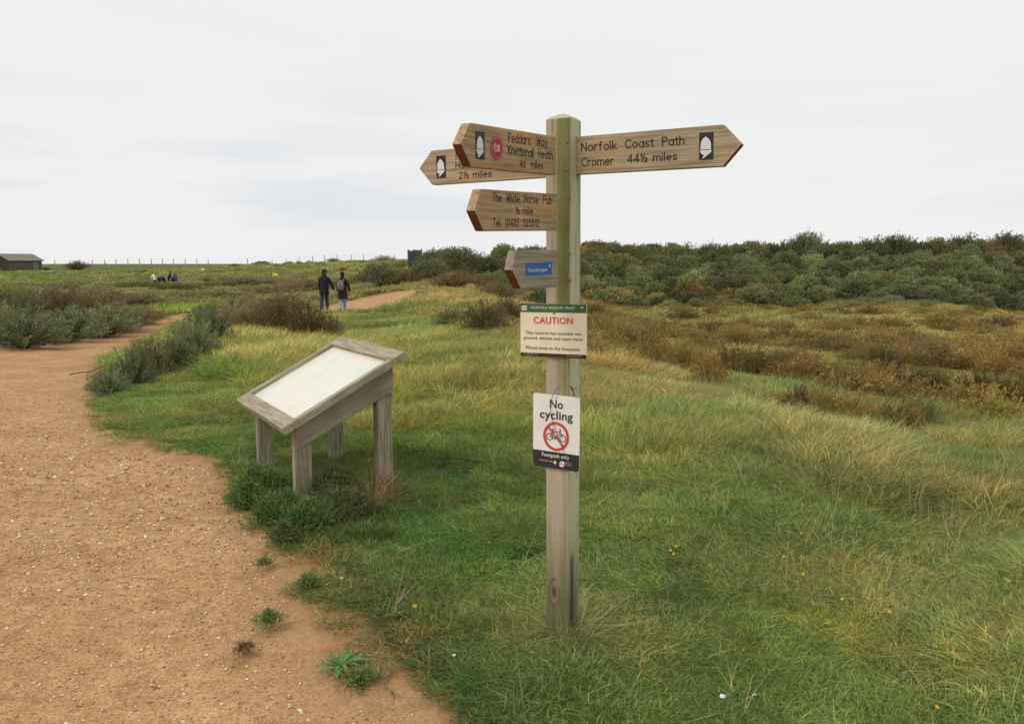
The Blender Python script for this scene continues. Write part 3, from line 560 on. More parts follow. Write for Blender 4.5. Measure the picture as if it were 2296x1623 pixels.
spread_labels([
    (1085, 752, 150, 92, 'brown', 'rounded brown bush on the grass bank left of the caution sign'),
    (1010, 735, 90, 50, 'olive', 'low olive brown bush on the grass bank above the display board'),
    (1140, 720, 110, 60, 'dbrown', 'dark brown bush directly left of the post above the caution sign'),
    (1120, 672, 130, 48, 'brown', 'brown shrub beneath the shortest finger board'),
    (850, 648, 110, 62, 'darkg', 'dark rounded bush right of the walkers'),
    (905, 640, 90, 46, 'brown', 'brown bush between the dark rounded bush and the sandy path end'),
    (955, 632, 90, 56, 'darkg', 'dark green bush under the green windbreak'),
    (975, 606, 110, 52, 'darkg', 'tall dark bush beside the green windbreak'),
    (1030, 612, 120, 62, 'darkg', 'tallest dark bush on the central skyline'),
    (1085, 622, 110, 52, 'darkg', 'dark bush sloping down from the central skyline to the post'),
    (1020, 645, 120, 46, 'brown', 'brownish bush below the central skyline bushes'),
    (1100, 648, 110, 42, 'darkg', 'low dark bush left of the short finger board'),
    (1165, 640, 110, 66, 'darkg', 'dark bush directly behind the short finger board'),
    (1225, 690, 110, 50, 'darkg', 'dark bush immediately behind the post at scrub level'),
    (1240, 632, 120, 72, 'darkg', 'bushy scrub crown directly behind the post below the skyline'),
    (900, 600, 70, 20, 'olive', 'small bush on the skyline left of the green windbreak'),
    (795, 640, 60, 30, 'olive', 'low olive bush right behind the woman with the backpack'),
], name='bank_bush', group=GD)
bush(168, 603, 52, 24, 'dbrown', 'lone domed bush on the skyline right of the wooden hut', name='skyline_bush', Y=148)
bush(64*1.0+37, 604, 18, 9, 'dbrown', 'tiny bush on the skyline close to the right end of the hut', name='skyline_bush', Y=150)
GS = 'small bushes along the skyline by the fence'
spread_labels([(745, 596, 36, 11, 'olive', 'low brown bush on the skyline above the walking man', 'skyline_bush', 'bush', GS, .03, 1, 146),
    (692, 596, 18, 9, 'olive', 'scrubby sprig on the skyline, first left of the walking man', 'skyline_bush', 'bush', GS, .03, 1, 146),
    (670, 597, 20, 10, 'dbrown', 'scrubby sprig on the skyline near a fence post left of the walking man', 'skyline_bush', 'bush', GS, .03, 1, 147),
    (645, 597, 26, 10, 'brown', 'low bush on the skyline above the yellow flag', 'skyline_bush', 'bush', GS, .03, 1, 146),
    (582, 598, 40, 11, 'darkg', 'wide low bush on the skyline right of the white marker board', 'skyline_bush', 'bush', GS, .03, 1, 146),
    (526, 597, 36, 12, 'dbrown', 'dark low bush on the skyline midway along the fence', 'skyline_bush', 'bush', GS, .03, 1, 146),
    (860, 592, 60, 20, 'olive', 'spiky olive bush on the skyline behind the woman walking', 'skyline_bush', 'bush', GS, .03, 1, 120)])
GB = 'rusty shrubs on the marsh'
spread_labels([
    (1480, 826, 90, 52, 'rust', 'rusty shrub on the marsh nearest the right of the caution sign'),
    (1540, 838, 110, 66, 'rust', 'reddish brown shrub at the marsh edge with an orange foot'),
    (1590, 868, 100, 68, 'rust', 'orange-brown shrub dipping into the tall pale grass'),
    (1640, 838, 120, 62, 'rust', 'broad russet shrub in the middle of the marsh edge'),
    (1700, 852, 130, 66, 'rust', 'russet and olive shrub left of the green gap in the marsh'),
    (1770, 838, 110, 56, 'brown', 'grey-brown shrub beside the green gap in the marsh'),
    (1800, 936, 110, 66, 'dbrown', 'dark brown shrub rising behind the tall pale grass at right'),
    (1850, 950, 120, 78, 'rust', 'olive and rust shrub behind the tall pale grass at right'),
    (1925, 958, 130, 76, 'rust', 'gold-tinted rusty shrub behind the tall pale grass'),
    (2010, 985, 130, 84, 'rust', 'rust and green shrub, nearest of the marsh shrubs at right'),
    (2070, 960, 100, 62, 'olive', 'olive shrub at the right end of the nearest marsh shrubs'),
    (1960, 876, 120, 58, 'rust', 'rusty shrub right of the green gap in the marsh'),
    (2040, 888, 130, 60, 'brown', 'wide brown shrub in the second row of the marsh at right'),
    (2120, 892, 130, 60, 'rust', 'dark russet shrub in the second row of the marsh at right'),
    (2200, 905, 130, 64, 'dbrown', 'dark shrub in the second row towards the right edge'),
    (2275, 912, 110, 66, 'rust', 'russet shrub cut by the right edge of the photo'),
    (1985, 836, 90, 52, 'dbrown', 'dark knobbly shrub beside a bright green patch of marsh'),
    (2060, 812, 110, 46, 'brown', 'brown shrub in the third row of the marsh'),
    (2170, 838, 120, 46, 'rust', 'rusty shrub in the third row of the marsh towards the right'),
    (1660, 778, 110, 38, 'rust', 'low russet shrub behind the broad marsh shrubs'),
    (1370, 758, 100, 40, 'rust', 'low rusty shrub just right of the caution sign'),
    (1440, 780, 80, 34, 'dbrown', 'low dark shrub right of the caution sign by the marsh edge'),
    (1330, 712, 80, 30, 'rust', 'small rusty shrub level with the top of the caution sign'),
    (1530, 722, 90, 24, 'dbrown', 'low brown shrub in front of the grey-green scrub'),
    (1880, 752, 120, 30, 'rust', 'low rusty shrub far out on the marsh'),
    (2120, 742, 120, 36, 'rust', 'wide rusty shrub far out on the marsh at right'),
    (2240, 740, 100, 28, 'dbrown', 'dark low shrub far out on the marsh near the right edge'),
], name='marsh_shrub', cat='shrub', group=GB)

# the grey-green scrub that covers the bank reads as one mass; crowns on its skyline are single bushes
def crown_variants(pal, n, ns, per, Lf, Wf, key, **kw):
    r = []
    for i in range(n):
        V, F, C, TV, TF = bush_geo(hash_(key)+i*5, 1., 1., ns, per, Lf, Wf, pal, **kw); r.append(mesh_np(key, V, F, BMI, vattr={'col': C}))
    return r
SCRUB = src_collection('scrub_crowns', crown_variants([(112, 116, 90), (102, 106, 80), (120, 124, 98), (92, 98, 72), (108, 110, 78)], 6, 210, 20, .09, .05, 'scrubcrown', low=.5, lean=.22, spike=.2))
HEATH = src_collection('heath_clumps', crown_variants([(118, 98, 66), (104, 90, 60), (122, 106, 76), (100, 100, 60)], 5, 90, 26, .09, .028, 'heathclump', low=.1, lean=.1, spike=.5, jit=.03))
def bank():
    R = np.random.RandomState(45); P = []; 
    n = 2900; X = R.uniform(-2, 62, n); Y = R.uniform(46.5, 70, n); a = 1148+FPX*X/Y
    front = 48.3+1.3*np.sin(a*.011)+.9*np.sin(a*.031); lim = np.where(a < 1290, 54, front)
    k = (a > 1120) & (a < 2500) & (Y > lim); X = X[k]; Y = Y[k]; n = len(X); Z = height(X, Y)
    s = .5+.75*R.rand(n)**1.7; sz = s*(.95+.75*R.rand(n))*np.where(Y < lim[k]+2.5, .8, 1.0)
    br = sstep(.60, .68, fbm(X*.16+4, Y*.3, 131))[:, None]; c = (1-br)*np.array([[.78, .82, .72]])+br*np.array([[1.0, .76, .54]]); c = c*(1+R.randn(n, 1)*.26).clip(.5, 1.6)*(1+R.randn(n, 3)*.04); c *= np.array([[1.06, 1.0, .86]])
    o = scatter('buckthorn_scrub', np.stack([X, Y, Z-.1], -1), np.stack([np.zeros(n), np.zeros(n), R.randn(n)*.5], -1), np.stack([s, s, sz], -1), R.randint(0, 6, n), c, SCRUB)
    tag(o, 'dense grey-green scrub covering the whole bank along the horizon at right', 'scrub')
    # heather and sea-blite over the marsh and the left middle ground
    n = 4600; r = np.exp(R.rand(n)*math.log(100/13.)+math.log(13)); a = (R.rand(n)*2-1)*math.radians(36); X = r*np.sin(a); Y = r*np.cos(a)
    m = fbm(X*.5+7, Y*.3, 141); k = (m > np.where(X > 1, np.where(Y > 27, .485, .53), .47)) & (path_sd(X, Y) > 1.) & ~((X > 1) & (Y > 47)) & ~((X < 1) & (Y < 27)) & (Y < 98) & ~((X < 1) & (X > -12) & (Y < 44)); X = X[k]; Y = Y[k]; n = len(X)
    k2 = (X > 1); s = (.28+.5*R.rand(n)**1.5)*np.where(k2, 1, 1.5); h = s*np.where(k2, .75+.5*R.rand(n), .45+.3*R.rand(n))
    c = np.where(k2[:, None], np.array([[1.04, .96, .70]]), np.array([[.9, .94, .88]]))*np.clip(1+R.randn(n, 1)*.26, .55, 1.45)*(1+R.randn(n, 3)*.06)
    o = scatter('heath', np.stack([X, Y, height(X, Y)-.04], -1), np.stack([np.zeros(n), np.zeros(n), R.rand(n)*6.28], -1), np.stack([s, s, h], -1), R.randint(0, 5, n), c, HEATH)
    tag(o, 'low brown and grey heath in drifts over the marsh and rough ground', 'heath')
bank()
sk = [(1335, 44, 'b'), (1385, 60, 'b'), (1430, 55, 'g'), (1480, 46, 'o'), (1530, 60, 'g'), (1585, 64, 'g'), (1640, 58, 'g'), (1695, 66, 'g'), (1745, 60, 'g'), (1800, 80, 'g'), (1850, 58, 'g'), (1905, 60, 'g'),
      (1955, 70, 'g'), (2000, 78, 'g'), (2050, 60, 'g'), (2110, 62, 'g'), (2160, 68, 'g'), (2210, 56, 'b'), (2262, 66, 'g')]
side = ['seventh', 'sixth']
desc = ['brown-topped bush on the scrub skyline, first to the right of the post', 'golden-brown bush on the scrub skyline, second right of the post', 'grey-green bush on the scrub skyline below the right finger board',
        'orange-brown bush on the scrub skyline left of the bare twiggy one', 'sparse twiggy bush sticking up from the scrub skyline', 'low crown on the scrub skyline just right of the bare twigs', 'flat grey-green crown on the scrub skyline under the arrow tip',
        'small windswept crown on the scrub skyline right of the arrow tip', 'low grey-green crown in a dip of the scrub skyline', 'high rounded crown in the middle of the right scrub skyline', 'lower crown right of the high rounded skyline crown',
        'small pointed crown before the notch in the scrub skyline', 'dark crown right of the notch in the scrub skyline', 'broad dark crown rising to the right of the notch', 'low crown in the dip between the two tallest skyline crowns',
        'tall windswept crown on the scrub skyline at right', 'tallest crown on the scrub skyline', 'reddish crown on the scrub skyline beside the tallest one', 'crown on the scrub skyline at the right edge of the photo']
for (x, h, k), d in zip(sk, desc):
    bush(x, 600, 92, h*.98+4, {'g': 'darkg', 'b': 'brown', 'o': 'rust'}[k], d, 'skyline_bush', 'bush', 'bushes along the scrub skyline', .3, 1, 63)

spread_grass()

# ------------------------------------------------------------ timber helpers
def box_me(name, org, u, v, w, su, sv, sw, mat, bev=.002, seed=0., skew=None):
    """box with one corner at org and edges su*u, sv*v, sw*w; grain along u"""
    u, v, w = (np.asarray(q, float) for q in (u, v, w)); bm = bmesh.new(); vs = []
    for i in (0, 1):
        for j in (0, 1):
            for k in (0, 1): vs.append(bm.verts.new(np.asarray(org)+u*su*i+v*sv*j+w*sw*k))
    for f in ((0, 1, 3, 2), (4, 6, 7, 5), (0, 4, 5, 1), (2, 3, 7, 6), (0, 2, 6, 4), (1, 5, 7, 3)): bm.faces.new([vs[i] for i in f])
    bmesh.ops.recalc_face_normals(bm, faces=bm.faces)
    if bev: bmesh.ops.bevel(bm, geom=bm.edges[:], offset=bev, segments=2, affect='EDGES', profile=.6)
    me = bpy.data.meshes.new(name); bm.to_mesh(me); bm.free(); me.materials.append(mat); set_gc(me, org, u, v, w, seed); return me
def prism_me(name, pts, n, t, mat, gu, gv, bev=.003, seed=0.):
    """outline pts (3D, coplanar) extruded by -n*t"""
    bm = bmesh.new(); a = [bm.verts.new(p) for p in pts]; b = [bm.verts.new(np.asarray(p)-np.asarray(n)*t) for p in pts]; m = len(pts)
    bm.faces.new(a); bm.faces.new(b[::-1])
    for i in range(m): bm.faces.new([a[i], b[i], b[(i+1) % m], a[(i+1) % m]])
    bmesh.ops.recalc_face_normals(bm, faces=bm.faces)
    if bev: bmesh.ops.bevel(bm, geom=bm.edges[:], offset=bev, segments=2, affect='EDGES', profile=.6)
    me = bpy.data.meshes.new(name); bm.to_mesh(me); bm.free(); me.materials.append(mat); set_gc(me, pts[0], gu, gv, n, seed); return me
def part(name, me, parent):             # mesh given in world coordinates, thing's Empty unrotated
    o = obj(name, me, parent); me.transform(Matrix.Translation(-Vector(parent.location))); return o

# ------------------------------------------------------------ lettering
def arc(cx, cy, rx, ry, a0, a1, n=12):
    return [(cx+rx*math.cos(math.radians(a0+(a1-a0)*i/n)), cy+ry*math.sin(math.radians(a0+(a1-a0)*i/n))) for i in range(n+1)]
RND = arc(.26, .33, .26, .33, 0, 360, 18)
GL_ = {
 'N': ([[(0, 0), (0, 1), (.56, 0), (.56, 1)]], .56), 'C': ([arc(.36, .5, .36, .5, 48, 312, 14)], .62), 'P': ([[(0, 0), (0, 1), (.3, 1)]+arc(.3, .74, .24, .26, 90, -90, 8)+[(0, .48)]], .54),
 'H': ([[(0, 0), (0, 1)], [(.56, 0), (.56, 1)], [(0, .5), (.56, .5)]], .56), 'K': ([[(0, 0), (0, 1)], [(.52, 1), (0, .42)], [(.16, .58), (.54, 0)]], .54), 'W': ([[(0, 1), (.2, 0), (.4, .85), (.6, 0), (.8, 1)]], .8),
 'T': ([[(0, 1), (.56, 1)], [(.28, 1), (.28, 0)]], .56), 'o': ([RND], .52), 'a': ([RND, [(.52, .66), (.52, 0)]], .52), 'b': ([RND, [(0, 1), (0, 0)]], .52), 'd': ([RND, [(.52, 1), (.52, 0)]], .52),
 'c': ([arc(.26, .33, .26, .33, 45, 315, 12)], .46), 'e': ([[(0, .35), (.52, .35)]+arc(.26, .33, .26, .33, 5, 310, 14)], .52), 'r': ([[(0, 0), (0, .66)], arc(.24, .40, .24, .26, 180, 70, 6)], .32),
 'f': ([[(.12, 0), (.12, .8)]+arc(.3, .8, .18, .2, 180, 80, 5), [(0, .62), (.3, .62)]], .34), 'l': ([[(0, 0), (0, 1)]], .04), 'k': ([[(0, 0), (0, 1)], [(.4, .64), (0, .26)], [(.13, .38), (.44, 0)]], .44),
 's': ([arc(.2, .5, .19, .16, 30, 270, 9)+arc(.2, .165, .2, .165, 90, -150, 9)], .4), 't': ([[(.14, .9), (.14, .12), (.2, 0), (.3, 0)], [(0, .64), (.3, .64)]], .3), 'h': ([[(0, 0), (0, 1)], arc(.24, .4, .24, .26, 180, 0, 8)+[(.48, 0)]], .48),
 'n': ([[(0, 0), (0, .66)], arc(.24, .4, .24, .26, 180, 0, 8)+[(.48, 0)]], .48), 'm': ([[(0, 0), (0, .66)], arc(.2, .42, .2, .24, 180, 0, 7)+[(.4, 0)], arc(.6, .42, .2, .24, 180, 0, 7)+[(.8, 0)]], .8),
 'i': ([[(0, 0), (0, .66)], [(0, .88), (0, .93)]], .04), 'u': ([[(0, .66), (0, .26)]+arc(.24, .26, .24, .26, 180, 360, 8), [(.48, .66), (.48, 0)]], .48), 'y': ([[(0, .66), (.24, 0)], [(.48, .66), (.16, -.28)]], .48),
 '.': ([[(0, 0), (0, .03)]], .05), '0': ([arc(.22, .5, .22, .5, 0, 360, 16)], .44), '1': ([[(.02, .8), (.16, 1), (.16, 0)]], .2), '2': ([arc(.22, .76, .22, .24, 170, -30, 8)+[(0, 0), (.46, 0)]], .46),
 '4': ([[(.4, 0), (.4, 1), (0, .28), (.54, .28)]], .54), '5': ([[(.4, 1), (.06, 1), (.03, .58)]+arc(.21, .33, .24, .32, 110, -150, 10)], .46), '6': ([[(.36, 1), (.04, .48)], arc(.24, .32, .24, .32, 0, 360, 14)], .48),
 '8': ([arc(.22, .75, .2, .24, 0, 360, 12), arc(.22, .26, .23, .26, 0, 360, 12)], .46)}
GL_['½'] = ([[(.0, .86), (.1, 1), (.1, .52)], [(.08, 0), (.44, 1)], [(x*.62+.42, y*.5) for x, y in GL_['2'][0][0]]], .7)
def stroke_layout(txt, space=.62, gap=.2):
    x = 0; out = []
    for ch in txt:
        if ch == ' ': x += space; continue
        s, w = GL_[ch]; out += [[(px+x, py) for px, py in p] for p in s]; x += w+gap
    return out, x-gap
def on(px, pl, e=0.): return at_plane(px[0], px[1], pl[0]+pl[1]*e, pl[1])
def stroke_text(name, txt, p0, p1, h, pl, width, mat, parent, space=.75, gap=.22, up=None):
    """routed lettering: round-ended strokes lying in the plane pl, from photo point p0 to p1"""
    st, W = stroke_layout(txt, space, gap); p0 = np.array(p0, float); p1 = np.array(p1, float); ux = (p1-p0)/W; upv = np.array(up if up else (0, -h), float)
    V = []; F = []; n = pl[1]; sp_ = []
    for s in st:
        cur = [s[0]]
        for i in range(1, len(s)):
            cur.append(s[i])
            if i < len(s)-1:
                a = np.subtract(s[i], s[i-1]); b = np.subtract(s[i+1], s[i])
                if a@b < .6*np.linalg.norm(a)*np.linalg.norm(b): sp_.append(cur); cur = [s[i]]
        sp_.append(cur)
    for s in sp_:
        P = [on(p0+ux*a+upv*b, pl, .0004) for a, b in s]; m = len(P); b0 = len(V)
        for i, p in enumerate(P):
            d = P[min(i+1, m-1)]-P[max(i-1, 0)]; d = d/(np.linalg.norm(d)+1e-9); sd_ = np.cross(n, d)
            pts = [p] if 0 else None
            ends = (i == 0, i == m-1)
            V += [p+sd_*width/2-n*.0003, p+sd_*width*.3+n*.0007, p-sd_*width*.3+n*.0007, p-sd_*width/2-n*.0003]
        for i in range(m-1):
            for k in range(3): a = b0+i*4+k; F.append([a, a+1, a+5, a+4])
        for i, sg in ((0, -1), (m-1, 1)):     # rounded end
            d = (P[1]-P[0]) if i == 0 else (P[-1]-P[-2]); d = d/np.linalg.norm(d)*sg; c = b0+i*4; e0 = len(V)
            V += [V[c]+d*width*.3, V[c+1]+d*width*.5, V[c+2]+d*width*.5, V[c+3]+d*width*.3]
            for k in range(3): F.append([c+k, c+k+1, e0+k+1, e0+k])
    return part(name, mesh_np(name, np.array(V), np.array(F), mat), parent)
def font_text(name, txt, p0, p1, h, pl, mat, parent, e=.0014, bold=.0, up=None, align=0):
    c = bpy.data.curves.new('t', 'FONT'); c.body = txt; c.size = 1; c.offset = bold; c.resolution_u = 3; c.space_character = 1.03
    o = bpy.data.objects.new('t', c); COL.objects.link(o); dg = bpy.context.evaluated_depsgraph_get(); dg.update(); me = bpy.data.meshes.new_from_object(o.evaluated_get(dg), depsgraph=dg)
    COL.objects.unlink(o); bpy.data.objects.remove(o)
    n = len(me.vertices); co = np.empty(n*3, np.float32); me.vertices.foreach_get('co', co); co = co.reshape(-1, 3); x0 = co[:, 0].min(); x1 = co[:, 0].max()
    p0 = np.array(p0, float); p1 = np.array(p1, float); ux = (p1-p0)/(x1-x0); uy = np.array(up if up else (0, -h), float)/.70
    q = np.array([on(p0+ux*(a-x0)+uy*b, pl, e) for a, b, z in co], np.float32); me.vertices.foreach_set('co', q.ravel()); me.materials.clear(); me.materials.append(mat); me.update()
    me.name = name; return part(name, me, parent)
def poly(name, pts, pl, e, mat, parent, t=0.0):
    P = [on(p, pl, e) for p in pts]; bm = bmesh.new(); f = bm.faces.new([bm.verts.new(p) for p in P])
    if f.normal.dot(Vector(pl[1])) < 0: f.normal_flip()
    if t:
        g = bmesh.ops.extrude_face_region(bm, geom=[f]); 
        for v in g['geom']:
            if isinstance(v, bmesh.types.BMVert): v.co -= Vector(pl[1])*t
        bmesh.ops.recalc_face_normals(bm, faces=bm.faces)
    else: bmesh.ops.triangulate(bm, faces=bm.faces)
    me = bpy.data.meshes.new(name); bm.to_mesh(me); bm.free(); me.materials.append(mat); return part(name, me, parent)
def ribbon(name, lines, width, pl, e, mat, parent, closed=False):
    """flat printed strokes, width in photo units"""
    V = []; F = []
    for L_ in lines:
        P = np.array(L_, float); m = len(P); b0 = len(V); cl = np.allclose(P[0], P[-1])
        for i in range(m):
            if cl: d = P[(i+1) % (m-1)]-P[(i-1) % (m-1)] if i not in (0, m-1) else P[1]-P[m-2]
            else: d = P[min(i+1, m-1)]-P[max(i-1, 0)]
            d = d/np.linalg.norm(d); s = np.array([-d[1], d[0]])*width/2; V += [on(P[i]+s, pl, e), on(P[i]-s, pl, e)]
        for i in range(m-1): a = b0+2*i; F.append([a, a+1, a+3, a+2])
        e += .00007
    return part(name, mesh_np(name, np.array(V), np.array(F), mat), parent)
def Z1(x, y): return ((1400+x/3.528)*.6545, (360+y/3.528)*.6545)
def Z2(x, y): return ((1850+x/3.145)*.6545, (360+y/3.145)*.6545)
def Z3(x, y): return ((1700+x/3.6875)*.6545, (820+y/3.6875)*.6545)
def Z4(x, y): return ((1750+x/4.27)*.6545, (1260+y/4.27)*.6545)
def M(Z, pts): return [Z(*p) for p in pts]

# ------------------------------------------------------------ the signpost
PHI = math.radians(30); dR = np.array([math.cos(PHI), -math.sin(PHI), 0]); dL = np.array([-math.sin(PHI), -math.cos(PHI), 0]); UP = np.array([0, 0, 1.])
pb = ground(1262, 1428); AW = .112
PC = np.array([pb[0], pb[1]+.045, 0]); gzp = gz(PC[0], PC[1])
post = empty('signpost', (PC[0], PC[1], gzp), 'tall weathered wooden fingerpost with five pointed arms standing in the grass', 'signpost')
LEAN = -.006
def build_post():
    top = at_plane(1256, 256, PC, (0, -1., 0))[2]; sh = top-.026
    nz = 260; ns = 14; V = []; C = []; zz = np.linspace(gzp-.12, sh, nz); hw = AW/2
    ring = []
    for sidx in range(4):
        for k in range(ns): ring.append((sidx, -1+2*k/ns))
    R = np.random.RandomState(3); m = len(ring)
    for z in zz:
        for sidx, t in ring:
            if sidx == 0: s, q = t, 1
            elif sidx == 1: s, q = 1, -t
            elif sidx == 2: s, q = -t, -1
            else: s, q = -1, t
            V.append((s, q, z, sidx))
    V = np.array(V); s = V[:, 0]; q = V[:, 1]; z = V[:, 2]; fc = V[:, 3]
    g = np.stack([z*1.0, s, q], 1)
    n1 = fbm(s*2.2+q*3, z*3., 201); n2 = fbm(s*7+q*9, z*1.1, 203); n3 = fbm(s*14+q*11, z*2.5, 207)
    beige = lin((178, 165, 142)); pale = lin((190, 186, 154)); green = lin((128, 130, 74)); dgreen = lin((96, 106, 52)); dark = lin((58, 50, 34)); warm = lin((190, 165, 140))
    C = np.where((q > .98)[:, None], beige, pale)*(.92+.16*n3[:, None])
    hi = sstep(.78, 1.5, z)
    ga = np.where(q > .98, sstep(-.28+.25*(n2-.5), .1, s)*hi, 0)+np.where((s > .98), sstep(.55, .95, q+.5*(n2-.5))*.35*hi+sstep(.55, .7, n1)*.45*hi+sstep(-.45, -.9, q+(n2-.5))*.55*hi, 0)
    lowg = sstep(.95, .7, np.abs(s-.62)*4+.3*n2)*(q > .98)*.42*sstep(.2, .6, z); ga = np.clip(ga+lowg+sstep(.66, .05, z-gzp+.3*(n2-.5))*.85, 0, 1)
    gc_ = green*(1-n1[:, None])+dgreen*n1[:, None]
    C = C*(1-ga[:, None]*.85)+gc_*ga[:, None]*.85
    hot = ((q > .98)*np.exp(-((z-.72)/.09)**2-((s-.0)/.4)**2))[:, None]; C = C*(1-.55*hot)+warm*.55*hot
    # knot near the foot
    kp = at_plane(1242, 1328, PC+dL*hw, dL); ks = (kp-PC)@dR/hw; kz = kp[2]; d = np.sqrt(((s-ks)/.42)**2+((z-kz)/.062)**2)+.25*(n3-.5)
    kn = (q > .98)
    w = (sstep(1.35, 1.05, d)*kn)[:, None]; C = C*(1-.6*w)+lin((166, 150, 122))*.6*w
    w = (np.exp(-((d-1.0)/.14)**2)*kn)[:, None]; C = C*(1-.6*w)+dark*.6*w
    w = (sstep(.6, .3, d)*kn)[:, None]; C = C*(1-.8*w)+lin((104, 58, 42))*.8*w
    # rot along the lower right edge
    rt = ((s > .98)*sstep(.46, .36, z-gzp+.1*n2)*sstep(.40, .15, np.abs(q-.25-.2*(n1-.5)))); C = C*(1-.85*rt[:, None])+lin((46, 42, 30))*.85*rt[:, None]
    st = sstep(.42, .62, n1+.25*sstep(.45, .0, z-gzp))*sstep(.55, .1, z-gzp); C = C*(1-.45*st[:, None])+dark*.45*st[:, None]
    # crack down the left face
    cr = np.exp(-((s+.36+.25*(vn(z*3, z*0, 5)-.5))/.035)**2)*(q > .98)*sstep(1.0, 1.4, z); C = C*(1-.6*cr[:, None])+dark*.6*cr[:, None]
    inset = -.012*rt-.006*(sstep(.7, .3, d)*kn)-.004*cr+.0015*(n3-.5)
    cen = PC[None]+UP[None]*0; f = 1+inset/hw
    rdn = np.where((np.abs(s) > .99) & (np.abs(q) > .99), .965, 1.)
    P = cen+dR[None]*(s*hw*f*rdn)[:, None]+dL[None]*(q*hw*f*rdn)[:, None]; P[:, 2] = z; P[:, 0] += -(z-.3)*.006
    idx = np.arange(nz*m).reshape(nz, m); nx = np.roll(idx, -1, 1); F = np.stack([idx[:-1], nx[:-1], nx[1:], idx[1:]], -1).reshape(-1, 4)
    mt, n, l, b = base_mat('post_timber', .85, .2)
    a = n.new('ShaderNodeAttribute'); a.attribute_name = 'col'
    geo = n.new('ShaderNodeTexCoord'); mp = n.new('ShaderNodeMapping'); mp.inputs['Scale'].default_value = (170, 170, 7); l.new(geo.outputs['Object'], mp.inputs[0])
    t = n.new('ShaderNodeTexNoise'); t.inputs['Scale'].default_value = 1; t.inputs['Detail'].default_value = 5; l.new(mp.outputs[0], t.inputs[0])
    r = n.new('ShaderNodeMapRange'); r.inputs[1].default_value = .3; r.inputs[2].default_value = .7; r.inputs[3].default_value = .88; r.inputs[4].default_value = 1.09; l.new(t.outputs['Fac'], r.inputs[0])
    v = n.new('ShaderNodeVectorMath'); v.operation = 'SCALE'; l.new(a.outputs['Color'], v.inputs[0]); l.new(r.outputs[0], v.inputs['Scale']); l.new(v.outputs[0], b.inputs['Base Color'])
    bp = n.new('ShaderNodeBump'); bp.inputs['Strength'].default_value = .4; bp.inputs['Distance'].default_value = .002; l.new(t.outputs['Fac'], bp.inputs['Height']); l.new(bp.outputs[0], b.inputs['Normal'])
    part('post', mesh_np('post', P, F, mt, False, vattr={'col': C*1.06}), post)
    # low pyramid top
    b0 = P[idx[-1]]; ap = PC+np.array([-(sh-.3)*.006, 0, top]); V2 = np.concatenate([b0, ap[None]*.25+b0*.75+UP*0.004, ap[None]*.8+b0*.2]); V2[m:2*m, 2] = sh+.012; V2[2*m:, 2] = sh+.025; F2 = []
    for i in range(m):
        j = (i+1) % m; F2 += [[i, j, m+j, m+i], [m+i, m+j, 2*m+j, 2*m+i]]
    V2 = np.concatenate([V2, ap[None]+UP*.001]); F2 += [[2*m+i, 2*m+(i+1) % m, 3*m, 3*m] for i in range(m)]
    bm = bmesh.new(); vs = [bm.verts.new(p) for p in V2]
    for f_ in F2: bm.faces.new([vs[i] for i in dict.fromkeys(f_)])
    me = bpy.data.meshes.new('post_cap'); bm.to_mesh(me); bm.free(); cc = np.tile(np.append(lin((186, 184, 138)), 1), len(V2)).astype(np.float32); a_ = me.attributes.new('col', 'FLOAT_COLOR', 'POINT'); a_.data.foreach_set('color', cc); me.materials.append(mt); part('post_cap', me, post)
build_post()
LET = plain('routed_paint', (.035, .026, .02), .7)
BLK = plain('plaque_black', (.03, .026, .032), .5); WHT = plain('plaque_white', (.74, .75, .72), .5, var=.04)
RED = plain('badge_crimson', lin((176, 30, 74)), .5); PINK = plain('badge_pink', lin((232, 170, 168)), .5); CHIP = plain('worn_white', (.7, .66, .6), .6, var=.1)
OAK = woodmat('oak_weathered', lin((138, 124, 100)), lin((188, 170, 140)), lin((204, 164, 112)), 3.2)
OAKO = woodmat('oak_orange', lin((148, 122, 90)), lin((194, 168, 130)), lin((220, 160, 88)), 3.0)
OAKG = woodmat('oak_grey', lin((134, 124, 106)), lin((172, 160, 138)), None)
OAKD = woodmat('oak_dark_brown', lin((92, 54, 34)), lin((120, 72, 44)), None)
def finger(outl, pl, t, mat, seed, along, label, wax=None):
    P = [on(q, pl) for q in outl]; c = sum(P)/len(P); o = bpy.data.objects.new('finger_board', None)
    me = prism_me('finger_board', P, pl[1], t, mat, along, UP, .003, seed); me.materials.append(OAKD)
    for f in me.polygons:                # only the downward-facing ends of the point take a darker brown
        nn = np.array(f.normal); 
        if nn@along > .25 and nn[2] < -.1: f.material_index = 1
    o = part('finger_board', me, post); o['label'] = label; return o
def sub(o):                              # sub-parts use the finger's own origin (same as the thing's)
    return o
def subpart(fn, finger_o, *a, **k):
    q = fn(*a, **k); q.parent = finger_o; return q
